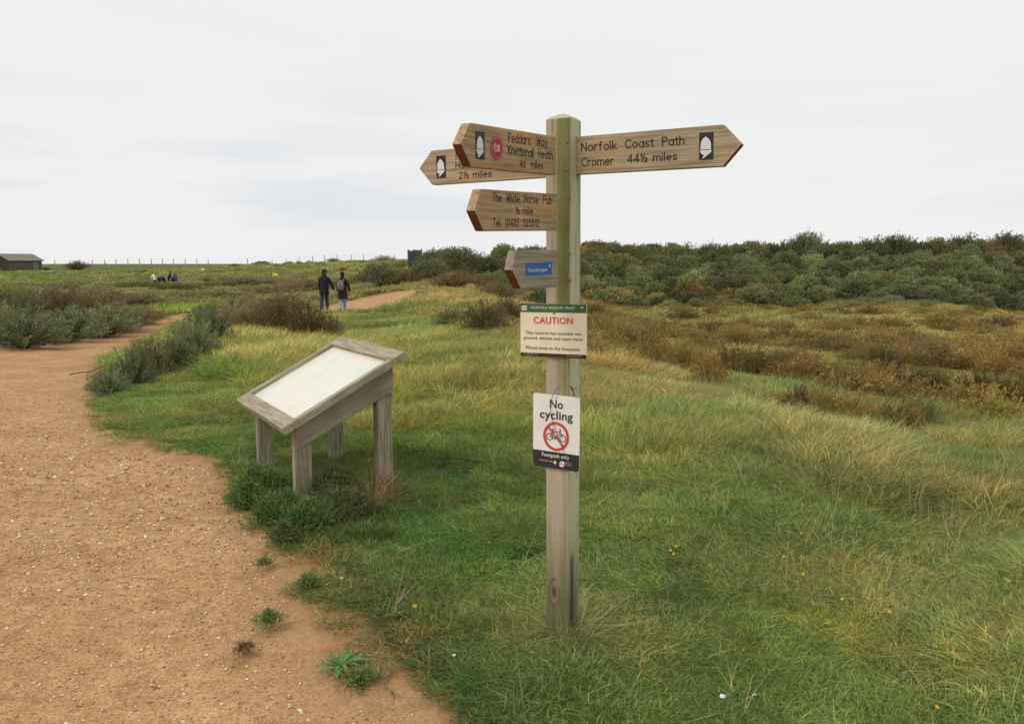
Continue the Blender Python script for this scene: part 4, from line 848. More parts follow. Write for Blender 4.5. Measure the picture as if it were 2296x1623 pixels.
def acorn(fo, pl, quad, Z):
    """black plaque with a white acorn; quad = its four corners (tl, tr, br, bl)"""
    Q = [np.array(Z(*p)) for p in quad]
    def uvp(u, v): a = Q[0]*(1-u)+Q[1]*u; b = Q[3]*(1-u)+Q[2]*u; return tuple(a*(1-v)+b*v)
    c = poly('acorn_plaque', Q, pl, .002, BLK, post, .0018); c.parent = fo
    nut = [(.45, .15), (.58, .20), (.72, .27), (.81, .36), (.84, .5), (.84, .63), (.1, .63), (.1, .48), (.13, .36), (.2, .27), (.32, .20)]
    cup = [(.06, .655), (.88, .655), (.86, .72), (.74, .79), (.56, .84), (.50, .88), (.27, .96), (.22, .93), (.36, .84), (.18, .79), (.07, .72)]
    b = poly('acorn_nut', [uvp(*p) for p in nut], pl, .0032, WHT, post); b.parent = fo
    b = poly('acorn_cup', [uvp(*p) for p in cup], pl, .0032, WHT, post); b.parent = fo
def txt(fo, Z, s, a, b, h, pl, w, **k):
    sp = k.get('space', .75); gap = .22; wd_ = s.split(' '); W = stroke_layout(s, sp, gap)[1]; x = 0.; pa = np.array(Z(*a)); pb_ = np.array(Z(*b))
    for q_ in wd_:
        w1 = stroke_layout(q_, sp, gap)[1]
        q = stroke_text('lettering', q_, tuple(pa+(pb_-pa)*x/W), tuple(pa+(pb_-pa)*(x+w1)/W), h, pl, w, LET, post); q.parent = fo
        x += w1+gap+sp
# right-hand arm
PLR = (PC+dL*.004, dL)
f1 = finger(M(Z2, [(328, 345), (1960, 207), (1975, 209), (2171, 414), (2171, 424), (1975, 655), (1960, 659), (328, 749)]), PLR, .034, OAK, 1.3, dR, 'long right-hand arm naming the coast path, with a white acorn')
s2 = .6545/3.145
txt(f1, Z2, 'Norfolk Coast Path', (447, 498), (1550, 420), 88*s2, PLR, .0048, space=.85, gap=.24)
txt(f1, Z2, 'Cromer', (449, 655), (790, 638), 82*s2, PLR, .0048); txt(f1, Z2, '44½ miles', (945, 620), (1472, 587), 82*s2, PLR, .0048, space=.5)
acorn(f1, PLR, [(1717, 297), (1868, 290), (1865, 582), (1713, 590)], Z2)
# rear-left arm
PLH = (PC+dL*.004, dL)
f2 = finger(M(Z1, [(1660, 430), (285, 547), (272, 553), (130, 760), (130, 770), (280, 958), (292, 963), (1660, 871)]), PLH, .034, OAK, 4.1, -dR, 'rear left arm partly hidden behind the acorn and badge arm')
s1 = .6545/3.528
txt(f2, Z1, 'Norfolk Coast Path', (572, 652), (1400, 590), 86*s1, PLH, .0046, space=.85, gap=.24); txt(f2, Z1, 'Hunstanton', (570, 766), (1010, 738), 76*s1, PLH, .0046); txt(f2, Z1, '2½ miles', (612, 886), (997, 862), 74*s1, PLH, .0046, space=.5)
acorn(f2, PLH, [(332, 615), (443, 607), (447, 875), (337, 880)], Z1)
# three arms towards the viewer on the left
PLL = (PC+dR*.016, dR)
f3 = finger(M(Z1, [(1782, 379), (760, 213), (738, 218), (636, 455), (636, 475), (752, 735), (770, 744), (1782, 846)]), PLL, .036, OAKO, 2.2, dL, 'orange-stained upper arm with acorn plaque and crimson badge')
txt(f3, Z1, 'Peddars Way', (1207, 446), (1675, 500), 108*s1, PLL, .0043, space=1.2); txt(f3, Z1, 'Knettishall Heath', (1207, 590), (1738, 655), 100*s1, PLL, .0043, space=.9); txt(f3, Z1, '46 miles', (1345, 744), (1622, 774), 88*s1, PLL, .0043, space=1.)
acorn(f3, PLL, [(812, 315), (918, 325), (920, 658), (815, 648)], Z1)
bq = np.array([[math.cos(t)*75, math.sin(t)*142] for t in np.linspace(0, 2*math.pi, 33)[:-1]])
for nm, k, mt, e in (('badge', 1., RED, .002), ('badge_ring', .84, PINK, 0), ('badge_disc', .80, RED, .0034)):
    if e: b = poly(nm, [Z1(1068+x*k, 517+y*k+x*k*.1) for x, y in bq], PLL, e, mt, post, .0016 if nm == 'badge' else 0); b.parent = f3
ar = [(1020, 510), (1050, 445), (1052, 475), (1103, 482), (1103, 568), (1055, 560), (1052, 585)]
b = poly('badge_arrow', M(Z1, ar), PLL, .0042, PINK, post); b.parent = f3
b = ribbon('badge_rim', [[Z1(1068+x*.86, 517+y*.86+x*.08) for x, y in list(bq)+[bq[0]]]], 1., PLL, .0050, PINK, post); b.parent = f3
b = poly('badge_hub', [Z1(1064+x*.27, 515+y*.27) for x, y in bq], PLL, .0050, plain('badge_rose', lin((212, 120, 120)), .5), post); b.parent = f3
f4 = finger(M(Z1, [(1795, 1073), (892, 1012), (872, 1016), (800, 1262), (800, 1280), (905, 1515), (925, 1523), (1795, 1516)]), PLL, .036, OAKO, 6.3, dL, 'orange-stained middle arm with the pub name and telephone number')
txt(f4, Z1, 'The White Horse Pub', (1018, 1160), (1730, 1194), 95*s1, PLL, .0040, space=.95); txt(f4, Z1, '½ mile', (1300, 1310), (1498, 1315), 78*s1, PLL, .0040, space=.5); txt(f4, Z1, 'Tel. 01485 525512', (1020, 1461), (1578, 1467), 88*s1, PLL, .0040, space=.8)
f5 = finger(M(Z3, [(772, 130), (268, 135), (250, 140), (203, 378), (203, 392), (312, 620), (328, 627), (772, 606)]), PLL, .036, OAKG, 8.8, dL, 'short grey arm with a blue sticker')
BLUE = plain('sticker_blue', lin((40, 92, 172)), .45)
b = poly('sticker', M(Z3, [(372, 297), (703, 283), (700, 437), (373, 462)]), PLL, .0012, BLUE, post, .0008); b.parent = f5
YEL = plain('sticker_cream', lin((236, 232, 190)), .5)
b = font_text('sticker_lettering', 'Coasthopper', Z3(402, 408), Z3(650, 400), 46*.6545/3.6875, PLL, YEL, post, .0024, .004); b.parent = f5
b = poly('sticker_logo', M(Z3, [(662, 315), (672, 330), (684, 305), (680, 345), (668, 352)]), PLL, .0024, YEL, post); b.parent = f5
for (Zx, x, y) in ((Z2, 297, 395), (Z2, 299, 700), (Z2, 318, 998), (Z2, 312, 1275), (Z3, 925, 185), (Z3, 930, 520)):
    p = at_plane(*Zx(x, y), PC+dR*AW/2, dR); bm = bmesh.new(); bmesh.ops.create_cone(bm, cap_ends=True, segments=14, radius1=.0085, radius2=.0075, depth=.006)
    me = bpy.data.meshes.new('wooden_plug'); bm.transform(Matrix.Translation(p) @ Vector(dR).to_track_quat('Z', 'Y').to_matrix().to_4x4()); bm.to_mesh(me); bm.free()
    me.materials.append(bpy.data.materials.get('plug_green') or plain('plug_green', lin((124, 126, 88)), .9)); part('wooden_plug', me, post)

# ------------------------------------------------------------ caution sign
PF = PC+dL*(AW/2+.012)
PLC = (PF, dL); s3 = .6545/3.6875
caut = empty('caution_sign', tuple(PF+UP*1.0), 'cream caution sign with green header fixed to the post', 'sign')
CRM = plain('enamel_cream', lin((242, 229, 200)), .45, .4, .09, 5); GRN = plain('enamel_green', lin((60, 108, 62)), .4, .4, .06, 8); BRN = plain('enamel_brown', lin((66, 44, 40)), .5); REDT = plain('print_red', lin((214, 62, 44)), .5, var=.04); DKT = plain('print_olive', lin((84, 78, 56)), .6)
poly('sign_plate', M(Z3, [(305, 804), (1140, 822), (1140, 1510), (308, 1468)]), PLC, 0, CRM, caut, .004)
poly('header_band', M(Z3, [(306, 805), (1139, 823), (1139, 930), (306, 914)]), PLC, .001, GRN, caut)
poly('footer_band', M(Z3, [(309, 1424), (1139, 1458), (1139, 1509), (309, 1467)]), PLC, .001, BRN, caut)
font_text('header_lettering', 'NORFOLK WILDLIFE TRUST', Z3(438, 873), Z3(994, 882), 31*s3, PLC, WHT, caut, .002, .006)
font_text('caution_lettering', 'CAUTION', Z3(470, 1056), Z3(965, 1069), 84*s3, PLC, REDT, caut, .002, .008)
for tx, a, b_, h in (('This reserve has unstable wet', (365, 1190), (1078, 1212), 38), ('ground, ditches and open water', (345, 1254), (1100, 1279), 38), ('Please keep to the footpaths', (375, 1376), (1052, 1408), 38)):
    font_text('notice_lettering', tx, Z3(*a), Z3(*b_), h*s3, PLC, DKT, caut, .002, .004)
poly('emblem', M(Z3, [(322, 830), (386, 832), (388, 894), (323, 892)]), PLC, .002, WHT, caut)
poly('emblem_mark', M(Z3, [(338, 850), (370, 842), (378, 866), (355, 880), (338, 872)]), PLC, .003, plain('emblem_pink', lin((206, 170, 156)), .6), caut)
poly('emblem', M(Z3, [(1062, 842), (1112, 844), (1112, 892), (1062, 890)]), PLC, .002, plain('emblem_grey', lin((92, 88, 96)), .6), caut)
poly('emblem_mark', M(Z3, [(1068, 855), (1080, 850), (1102, 856), (1098, 868), (1072, 866)]), PLC, .003, WHT, caut)
for x, y in ((320, 826), (1122, 838), (322, 1458), (1124, 1498)):
    poly('corner_screw', [Z3(x+13*math.cos(t), y+13*math.sin(t)) for t in np.linspace(0, 6.283, 11)[:-1]], PLC, .003, BRN, caut, .002)
poly('centre_screw', [Z3(730+14*math.cos(t), 932+13*math.sin(t)) for t in np.linspace(0, 6.283, 13)[:-1]], PLC, .003, plain('screw_steel', (.2, .2, .22), .4), caut, .002)
font_text('footer_lettering', 'www.norfolkwildlifetrust.org.uk', Z3(345, 1449), Z3(520, 1455), 9*s3, PLC, WHT, caut, .002)
font_text('footer_lettering', 'Registered charity 208734', Z3(890, 1475), Z3(1075, 1481), 9*s3, PLC, WHT, caut, .002)

# ------------------------------------------------------------ no cycling sign
PF4 = PC+dL*(AW/2+.010); PLN = (PF4, dL); s4 = .6545/4.27
noc = empty('no_cycling_sign', tuple(PF4+UP*.7), 'white and black no cycling sign low on the post', 'sign')
OFFW = plain('enamel_white', lin((242, 239, 233)), .4, .4, .08, 5); CHAR = plain('enamel_charcoal', lin((54, 48, 50)), .4, .4, .06)
def rc(c, r, a0): return [(c[0]+r*math.cos(math.radians(a0+t)), c[1]+r*math.sin(math.radians(a0+t))) for t in (0, 22, 45, 68, 90)]
out4 = rc((358, 392), 30, 180)+rc((980, 462), 30, 270)+rc((965, 1488), 32, 0)+rc((358, 1394), 32, 90)
poly('sign_plate', M(Z4, out4), PLN, 0, OFFW, noc, .0025)
poly('footer_band', M(Z4, [(325, 1180), (1000, 1280)]+rc((966, 1488), 31, 0)+rc((358, 1394), 31, 90)), PLN, .001, CHAR, noc)
font_text('no_lettering', 'No', Z4(570, 578), Z4(762, 597), 122*s4, PLN, CHAR, noc, .002, .014)
font_text('cycling_lettering', 'cycling', Z4(424, 722), Z4(905, 776), 122*s4, PLN, CHAR, noc, .002, .014)
font_text('footpath_lettering', 'Footpath only', Z4(456, 1280), Z4(856, 1336), 52*s4, PLN, OFFW, noc, .002, .008)
font_text('partner_lettering', 'NATIONAL TRAIL', Z4(420, 1345), Z4(618, 1376), 17*s4, PLN, OFFW, noc, .002)
poly('acorn_mark', M(Z4, [(644, 1352), (660, 1362), (662, 1392), (650, 1404), (632, 1398), (628, 1368)]), PLN, .002, OFFW, noc)
poly('partner_emblem', [Z4(748+40*math.cos(t), 1404+42*math.sin(t)) for t in np.linspace(0, 6.283, 21)[:-1]], PLN, .002, OFFW, noc)
ribbon('partner_wave', [M(Z4, [(712, 1404), (736, 1388), (760, 1420), (786, 1402)])], 1.6, PLN, .003, CHAR, noc)
font_text('partner_lettering', 'Norfolk Coast', Z4(794, 1390), Z4(890, 1402), 16*s4, PLN, OFFW, noc, .002); font_text('partner_lettering', 'Partnership', Z4(794, 1416), Z4(870, 1427), 16*s4, PLN, OFFW, noc, .002)
def ell(cx, cy, rx, ry, n=40, tilt=.12): return [(cx+rx*math.cos(t), cy+ry*math.sin(t)+rx*math.cos(t)*tilt) for t in np.linspace(0, 2*math.pi, n+1)]
bl = 13*s4
ribbon('bicycle_symbol', [M(Z4, ell(568, 1000, 43, 48)), M(Z4, ell(757, 1026, 43, 50)), M(Z4, [(568, 1000), (590, 965), (612, 925)]), M(Z4, [(568, 1000), (648, 1018)]), M(Z4, [(614, 915), (650, 1018)]), M(Z4, [(618, 925), (718, 937)]), M(Z4, [(650, 1018), (720, 955)]),
    M(Z4, [(757, 1026), (722, 937), (716, 895), (702, 893)]), M(Z4, [(716, 895), (732, 903)]), M(Z4, [(598, 890), (636, 896)]), M(Z4, [(612, 893), (617, 925)]), M(Z4, [(650, 1018), (628, 1045)]), M(Z4, [(640, 975), (662, 1040)])], bl*.78, PLN, .002, CHAR, noc)
ribbon('prohibition_ring', [M(Z4, ell(660, 998, 170, 193, 48, .12))], 33*s4, PLN, .0034, REDT, noc)
ribbon('prohibition_bar', [M(Z4, [(548, 862), (770, 1152)])], 24*s4, PLN, .0044, REDT, noc)
for x, y in ((667, 428), (650, 1436)): poly('screw', [Z4(x+9*math.cos(t), y+9*math.sin(t)) for t in np.linspace(0, 6.283, 9)[:-1]], PLN, .003, plain('screw_dull', (.12, .12, .12), .5) if not bpy.data.materials.get('screw_dull') else bpy.data.materials['screw_dull'], noc, .001)
def rod(name, P, r, mat, parent, sides=6, taper=None):
    P = [np.asarray(p, float) for p in P]; V = []; F = []
    for i, p in enumerate(P):
        d = P[min(i+1, len(P)-1)]-P[max(i-1, 0)]; d /= np.linalg.norm(d)+1e-9; a = np.cross(d, [.13, .97, .2]); a /= np.linalg.norm(a); b = np.cross(d, a); rr = r*(1 if taper is None else 1+(taper-1)*i/(len(P)-1))
        for k in range(sides): t = 2*math.pi*k/sides; V.append(p+rr*(a*math.cos(t)+b*math.sin(t)))
    for i in range(len(P)-1):
        for k in range(sides): F.append([i*sides+k, i*sides+(k+1) % sides, (i+1)*sides+(k+1) % sides, (i+1)*sides+k])
    me = mesh_np(name, np.array(V), np.array(F), mat, True)
    return part(name, me, parent) if parent is not None else obj(name, me)
WIRE = plain('wire_grey', (.12, .11, .10), .6)
wr = [on(Z4(x, y), PLN, e) for x, y, e in ((712, 262, -.006), (660, 310, .004), (612, 390, .006), (585, 500, .007), (580, 640, .007), (605, 770, .008), (660, 930, .009), (720, 1090, .009), (775, 1220, .008), (840, 1350, .007), (900, 1470, .006), (1000, 1600, .01), (1050, 1660, .03))]
tag(rod('wire', wr, .0012, WIRE, None, 5), 'thin loose wire hanging across the face of the no cycling sign', 'wire')
DRY = plain('dead_leaf', lin((92, 70, 60)), .9)
tw = rod('dead_sprig', [on(Z4(*q), PLN, .012) for q in ((930, 415), (915, 360), (900, 320), (885, 280), (860, 250))], .0028, DRY, None, 5, .5); tag(tw, 'dark withered sprig stuck to the post above the no cycling sign', 'sprig')
for pts in (((900, 320), (935, 300), (965, 285), (945, 310), (915, 330)), ((880, 262), (902, 280), (912, 320), (890, 318), (868, 280))):
    poly('withered_leaf', M(Z4, pts), PLN, .014, DRY, tw, .001)

# ------------------------------------------------------------ display board
def board():
    y1 = 5.22; P1 = at_depth(631.3, 961.3, y1); psi = .53925; sl = .48372; k = y1/5.2; a = 1.362*k; b = .997*k
    e2 = np.array([math.cos(psi), math.sin(psi), 0]); e1 = np.array([-math.sin(psi), math.cos(psi), 0]); up = e2*math.cos(sl)+UP*math.sin(sl); nn = np.cross(up, e1); nn = nn if nn[2] > 0 else -nn
    base = P1+e1*a/2+e2*b*.44; g0 = gz(base[0], base[1])
    o = empty('display_board', (base[0], base[1], g0), 'low sloping wooden information board on four legs beside the path', 'information board')
    FR = woodmat('board_timber', lin((138, 128, 106)), lin((184, 174, 150)), lin((122, 116, 90)), 4.); RL = woodmat('rail_timber', lin((140, 130, 112)), lin((172, 162, 142)), lin((118, 108, 88)), 2.)
    LG = woodmat('leg_timber', lin((126, 118, 92)), lin((176, 168, 144)), lin((86, 80, 54)), 4.)
    th = .052; we = .115; ws = .062
    part('frame_rail', box_me('frame_rail', P1-nn*th, e1, up, nn, a, we, th, FR, .003, 1.), o)
    part('frame_rail', box_me('frame_rail', P1-nn*th+up*(b-we), e1, up, nn, a, we, th, FR, .003, 2.), o)
    part('frame_rail', box_me('frame_rail', P1-nn*(th+.0)+up*(we+.001), up, e1, nn, b-2*we-.002, ws, th-.001, FR, .003, 3.), o)
    part('frame_rail', box_me('frame_rail', P1-nn*th+up*(we+.001)+e1*(a-ws), up, e1, nn, b-2*we-.002, ws, th-.001, FR, .003, 4.), o)
    m, n, l, bb = base_mat('faded_display', .35, .35); tcn = n.new('ShaderNodeTexCoord'); t = n.new('ShaderNodeTexNoise'); t.inputs['Scale'].default_value = 3.2; t.inputs['Detail'].default_value = 3; l.new(tcn.outputs['Object'], t.inputs[0])
    r = n.new('ShaderNodeValToRGB'); el = r.color_ramp.elements; el[0].position = .3; el[0].color = (.66, .71, .56, 1); el[1].position = .5; el[1].color = (.76, .76, .66, 1); q = el.new(.66); q.color = (.80, .70, .58, 1); l.new(t.outputs['Fac'], r.inputs[0]); l.new(r.outputs[0], bb.inputs['Base Color'])
    part('display_panel', box_me('display_panel', P1-nn*.036+up*(we-.006)+e1*(ws-.006), up, e1, nn, b-2*we+.012, a-2*ws+.012, .006, m, 0), o)
    part('panel_backing', box_me('panel_backing', P1-nn*(th-.002)+up*(we-.004)+e1*(ws-.004), up, e1, nn, b-2*we+.008, a-2*ws+.008, .01, RL, 0), o)
    lu, lv = .115, .078
    def leg(c1, c2, sd_):
        q = P1+e1*c1+e2*c2; g = gz(q[0], q[1])-.08
        bm = bmesh.new(); vs = []
        for z_ in (0, 1):
            for i, j in ((0, 0), (1, 0), (1, 1), (0, 1)):
                p = q+e2*lu*i+e1*lv*j; dd = (p-P1)@e2; zt = P1[2]+dd*math.tan(sl)-th/math.cos(sl)-.001
                vs.append(bm.verts.new((p[0], p[1], zt if z_ else g)))
        for f in ((3, 2, 1, 0), (4, 5, 6, 7), (0, 1, 5, 4), (1, 2, 6, 5), (2, 3, 7, 6), (3, 0, 4, 7)): bm.faces.new([vs[i] for i in f])
        bmesh.ops.recalc_face_normals(bm, faces=bm.faces); bmesh.ops.bevel(bm, geom=bm.edges[:], offset=.004, segments=2, affect='EDGES', profile=.6)
        me = bpy.data.meshes.new('leg'); bm.to_mesh(me); bm.free(); me.materials.append(LG); set_gc(me, q, UP, e2, e1, sd_); part('leg', me, o)
    ea = a-.13-lv
    for c1, c2, s_ in ((.115, .115, 1), (.115, .715, 3), (ea, .115, 5), (ea, .70, 7)): leg(c1, c2, s_)
    for c1 in (.088, a-.13+.002):
        lo = P1+e1*c1+e2*.116; d0 = .116; z0 = P1[2]+d0*math.tan(sl)-th/math.cos(sl)-.003; len_ = (.83-.116)
        bm = bmesh.new(); vs = []
        for j in (0, .025):
            for x_, dz in ((0, 0), (len_, 0), (len_, -.20), (0, -.175)):
                p = lo+e2*x_+e1*j; vs.append(bm.verts.new((p[0], p[1], z0+x_*math.tan(sl)+dz)))
        for f in ((0, 1, 2, 3), (7, 6, 5, 4), (0, 4, 5, 1), (1, 5, 6, 2), (2, 6, 7, 3), (3, 7, 4, 0)): bm.faces.new([vs[i] for i in f])
        bmesh.ops.recalc_face_normals(bm, faces=bm.faces); bmesh.ops.bevel(bm, geom=bm.edges[:], offset=.002, segments=1, affect='EDGES')
        me = bpy.data.meshes.new('side_board'); bm.to_mesh(me); bm.free(); me.materials.append(RL); set_gc(me, lo, up, nn, e1, c1); part('side_board', me, o)
    return P1, e1, e2, a, b
BP1, BE1, BE2, BA, BB = board()

# ------------------------------------------------------------ plants at the board's feet, weeds, flowers
WM = leafmat('weed_leaves', False, 1.9, .35, .15)
def weed_me(seed, n, rad, h, Lf, Wf, pal, up=.6):
    R = np.random.RandomState(seed); th = R.rand(n)*6.283; rr = rad*np.abs(R.randn(n))*.55; x = rr*np.cos(th); y = rr*np.sin(th)
    top = h*(.35+1.3*fbm(x*9/max(rad*4, .4)+seed, y*9/max(rad*4, .4), seed, 3))*np.exp(-(rr/rad)**2*.9)
    P = np.stack([x, y, top*R.rand(n)**.6], -1)
    d = np.stack([np.cos(th+R.randn(n)*1.2), np.sin(th+R.randn(n)*1.2), up+R.randn(n)*.7], -1); d /= np.linalg.norm(d, axis=1, keepdims=True); s = np.cross(d, R.randn(n, 3)); s /= np.linalg.norm(s, axis=1, keepdims=True)
    L1 = Lf*(.5+1.0*R.rand(n, 1)); W1 = Wf*(.6+.8*R.rand(n, 1)); V = np.stack([P, P+d*L1*.5-s*W1*.5, P+d*L1-UP*L1*.15, P+d*L1*.5+s*W1*.5], 1).reshape(-1, 3)
    P_ = np.array([lin(q) for q in pal]); c = P_[R.randint(0, len(pal), n)]*(1+R.randn(n, 1)*.25).clip(.5, 1.7)
    nb = max(20, n//9); Vb, Fb, Cb = blades(seed+1, nb, 1., .6, 1.25, .006/max(rad, .02)*.9, .5, .05, .6, .3, .18); Vb = Vb*np.array([rad*.8, rad*.8, h*1.15])
    Cb = Cb*np.repeat(P_[R.randint(0, len(pal), nb)], 8, 0)
    return mesh_np('weed', np.concatenate([V, Vb]), np.concatenate([np.arange(n*4).reshape(-1, 4), Fb+n*4]), WM, vattr={'col': np.concatenate([np.repeat(c, 4, 0), Cb])})
def plant(px, py, wpx, hpx, label, pal, n, Lf, Wf, name='weed_clump', cat='plant', up=.6, group=None, at=None, seed=0):
    g = ground(px, py) if at is None else np.array([at[0], at[1], gz(*at)]); k = g[1]/FPX; me = weed_me(seed+int(px), n, wpx*k/2, hpx*k, Lf, Wf, pal, up); o = obj(name, me, None, tuple(g)); return tag(o, label, cat, group)
WG = [(70, 100, 50), (82, 106, 56), (62, 90, 46), (100, 116, 64)]; WG2 = [(78, 94, 52), (96, 100, 60), (92, 82, 56), (70, 88, 48)]; WB = [(124, 92, 66), (104, 84, 56), (140, 112, 78), (88, 84, 50), (76, 66, 44)]
GW = 'weeds growing around the legs of the display board'
for a in ((585, 1100, 110, 50, 'dark green weeds around the rear left leg of the display board', WG, 1500), (560, 1135, 90, 42, 'leafy green weeds spilling over the path edge by the display board', WG, 1100),
          (625, 1165, 120, 60, 'bushy green weeds just left of the front leg of the display board', WG, 1500), (690, 1188, 130, 60, 'ferny green weeds at the foot of the front leg of the display board', WG, 1500),
          (640, 1215, 70, 34, 'small green weeds at the path edge below the front leg', WG2, 600), (755, 1120, 150, 60, 'brownish tangle of weeds under the middle of the display board', WG2, 1700),
          (770, 1160, 150, 55, 'dull weeds between the two near legs of the display board', WG2, 1500), (750, 1085, 110, 34, 'green weeds at the far high leg of the display board', WG, 900), (870, 1110, 90, 34, 'low green weeds behind the near high leg of the display board', WG, 700)):
    a = a[:6]+(int(a[6]*3.2),); plant(*a, .034, .0075, group=GW)
def dryclump():
    g = ground(835, 1150); R = np.random.RandomState(77); st = [blades(300, 170, .13, .55, 1.0, .006, .8, 0., .9, .3, 0), blades(301, 90, .2, .3, .6, .005, 1.0, 0., .9, .3, 0)]
    V, F, C = st[0]; V2, F2, C2 = st[1]; pal = np.array([lin(q) for q in WB]); c = np.concatenate([np.repeat(pal[R.randint(0, 5, 170)], 8, 0)*C, np.repeat(pal[R.randint(0, 5, 90)], 8, 0)*C2])
    Vt = np.concatenate([V, V2])*np.array([.36, .36, .40]); Vt[:, :2] *= 1.15; Vt = Vt+np.array([0, 0, 0]); 
    o = obj('dead_grass_clump', mesh_np('dead_grass_clump', Vt, np.concatenate([F, F2+len(V)]), WM, vattr={'col': c*1.2}), None, tuple(g)); tag(o, 'reddish dead grass clump at the foot of the near high leg of the board', 'dead grass')
    g = ground(870, 1125); o2 = obj('dead_grass_clump', o.data, None, tuple(g)); o2.scale = (.8, .8, .8); o2.rotation_euler = (0, 0, 2.1); tag(o2, 'smaller straw-coloured clump just right of the reddish dead grass', 'dead grass')
dryclump()
def skirt():
    # long bleached grass fallen around the foot of the post
    R = np.random.RandomState(87); V, F, C = blades(401, 760, .9, .5, 1.0, .02, 1.1, .2, .9, .25, 0); pal = np.array([lin(q) for q in ((122, 124, 76), (146, 136, 92), (100, 114, 62), (92, 104, 56), (160, 148, 106))])
    V = V*np.array([.125, .13, .16]); o = obj('fallen_grass', mesh_np('fallen_grass', V, F, WM, vattr={'col': np.repeat(pal[R.randint(0, 5, 760)], 8, 0)*C}), None, (PC[0]+.04, PC[1]-.03, gzp-.005)); tag(o, 'ring of long fallen straw and grass around the foot of the post', 'grass tuft')
skirt()
def rosette(px, py, R0, label, n=16, seed=0):
    g = ground(px, py); R = np.random.RandomState(seed); root = empty('rosette_weed', tuple(g), label, 'weed'); M_ = plain('rosette_green', lin((84, 124, 62)), .7, var=.25) if not bpy.data.materials.get('rosette_green') else bpy.data.materials['rosette_green']
    for i in range(n):
        a = i*2.4+R.rand()*.4; l_ = R0*(.7+.5*R.rand()); w = l_*.2; d = np.array([math.cos(a), math.sin(a), 0]); s = np.array([-d[1], d[0], 0]); el = .35+.5*R.rand(); V = []
        for t, q in ((0, .25), (.35, .9), (.65, 1.), (.88, .6), (1, .05)):
            c = d*l_*t+UP*(l_*el*(t-t*t*.8)+.006); V += [c-s*w*q/2+UP*.004*q, c, c+s*w*q/2+UP*.004*q]
        F = []; 
        for k in range(4): b = k*3; F += [[b, b+1, b+4, b+3], [b+1, b+2, b+5, b+4]]
        obj('leaf', mesh_np('leaf', np.array(V), np.array(F), M_, True), root)
rosette(765, 1497, .1, 'bright green broad-leaved rosette at the path edge near the bottom of the photo', 18, 1)
plant(604, 1400, 62, 22, 'small green grass tuft growing alone on the path, lower of two', [(92, 114, 60), (106, 124, 70), (120, 122, 80)], 420, .035, .006, 'path_tuft', 'grass tuft', 1.2)
plant(592, 1268, 40, 12, 'smaller flat grass tuft on the path edge, upper of two', [(86, 104, 56), (98, 110, 64)], 200, .03, .006, 'path_tuft', 'grass tuft', .8)
plant(805, 1530, 70, 18, 'low green grass tongue reaching over the sand at the bottom', [(90, 110, 58), (104, 118, 66), (120, 118, 78)], 500, .04, .006, 'path_tuft', 'grass tuft', 1.0)
plant(690, 1318, 50, 24, 'tufty green grass cushion overhanging the worn path edge', [(86, 108, 56), (98, 116, 62), (112, 112, 72)], 420, .04, .006, 'path_tuft', 'grass tuft', 1.0)
plant(548, 1480-25, 46, 10, 'brown dead weed lying on the sandy path', [(110, 82, 56), (96, 78, 54)], 160, .03, .006, 'dead_weed', 'dead weed', .4)
# flowers: tiny yellow heads on stalks
PET = plain('petal_yellow', lin((226, 176, 34)), .6, var=.1); STM = plain('stalk_green', lin((80, 108, 54)), .7)
def flower_meshes():
    bm = bmesh.new()
    for i in range(8):
        a = i*math.pi/4; c = bm.verts.new((0, 0, 0)); p = [bm.verts.new((r*math.cos(a+o), r*math.sin(a+o), z)) for r, o, z in ((.8, -.3, .15), (1., 0, .2), (.8, .3, .15))]; bm.faces.new([c]+p)
    me = bpy.data.meshes.new('flower_head'); bm.to_mesh(me); bm.free(); me.materials.append(PET); return me
FH = flower_meshes(); SM = None
bmx = bmesh.new(); bmesh.ops.create_cone(bmx, cap_ends=False, segments=5, radius1=.0014, radius2=.001, depth=1); bmesh.ops.translate(bmx, verts=bmx.verts, vec=(0, 0, .5)); SM = bpy.data.meshes.new('stalk'); bmx.to_mesh(SM); bmx.free(); SM.materials.append(STM)
def D5(x, y): return ((2100+x/1.6307)*.6545, (1650+y/1.6307)*.6545)
FL = [(D5(320, 393), 'yellow flower, lowest of three close together right of the post'), (D5(350, 370), 'yellow flower, upper right of three close together right of the post'), (D5(336, 415), 'pale yellow flower beside two others right of the post'), (D5(1228, 268), 'yellow flower in longer grass, left of an even pair at right'),
      (D5(1366, 264), 'yellow flower in longer grass, right of an even pair at right'), (D5(1046, 302), 'small yellow flower left of and below the even pair'), (D5(952, 428), 'pale yellow flower above the bright moss patch'), (D5(1060, 526), 'yellow flower in the middle of the right lawn'),
      (D5(2180, 136), 'yellow flower near the right edge in bleached grass'), (D5(2185, 556), 'yellow flower of a pair near the right edge'), (D5(2202, 568), 'lower yellow flower of a pair near the right edge'), (D5(1540, 738), 'yellow flower right of the moss patch'),
      (D5(212, 222), 'orange-yellow flower just right of the post at leg height'), (D5(1802, 1274), 'yellow flower in the bottom right corner'), (D5(1276, 670), 'orange-yellow leafy flower above the moss patch'), ((930, 1360), 'yellow flower head in the green lawn left of the post'), ((1195, 1466), 'orange-yellow flower at the left foot of the post')]
for (x, y), lb in FL:
    g = ground(x, y); big = x in (930, 1195); hh = .02 if big else .07; r = .0135 if big else .009; g = ground(x, y+hh/g[1]*FPX*.8); o = empty('flower', tuple(g), lb, 'flower')
    q = obj('stalk', SM, o); q.scale = (1, 1, hh); q = obj('flower_head', FH, o); q.location = (0, 0, hh); q.scale = (r, r, r); q.rotation_euler = (.5, random.uniform(-.4, .4), 0)
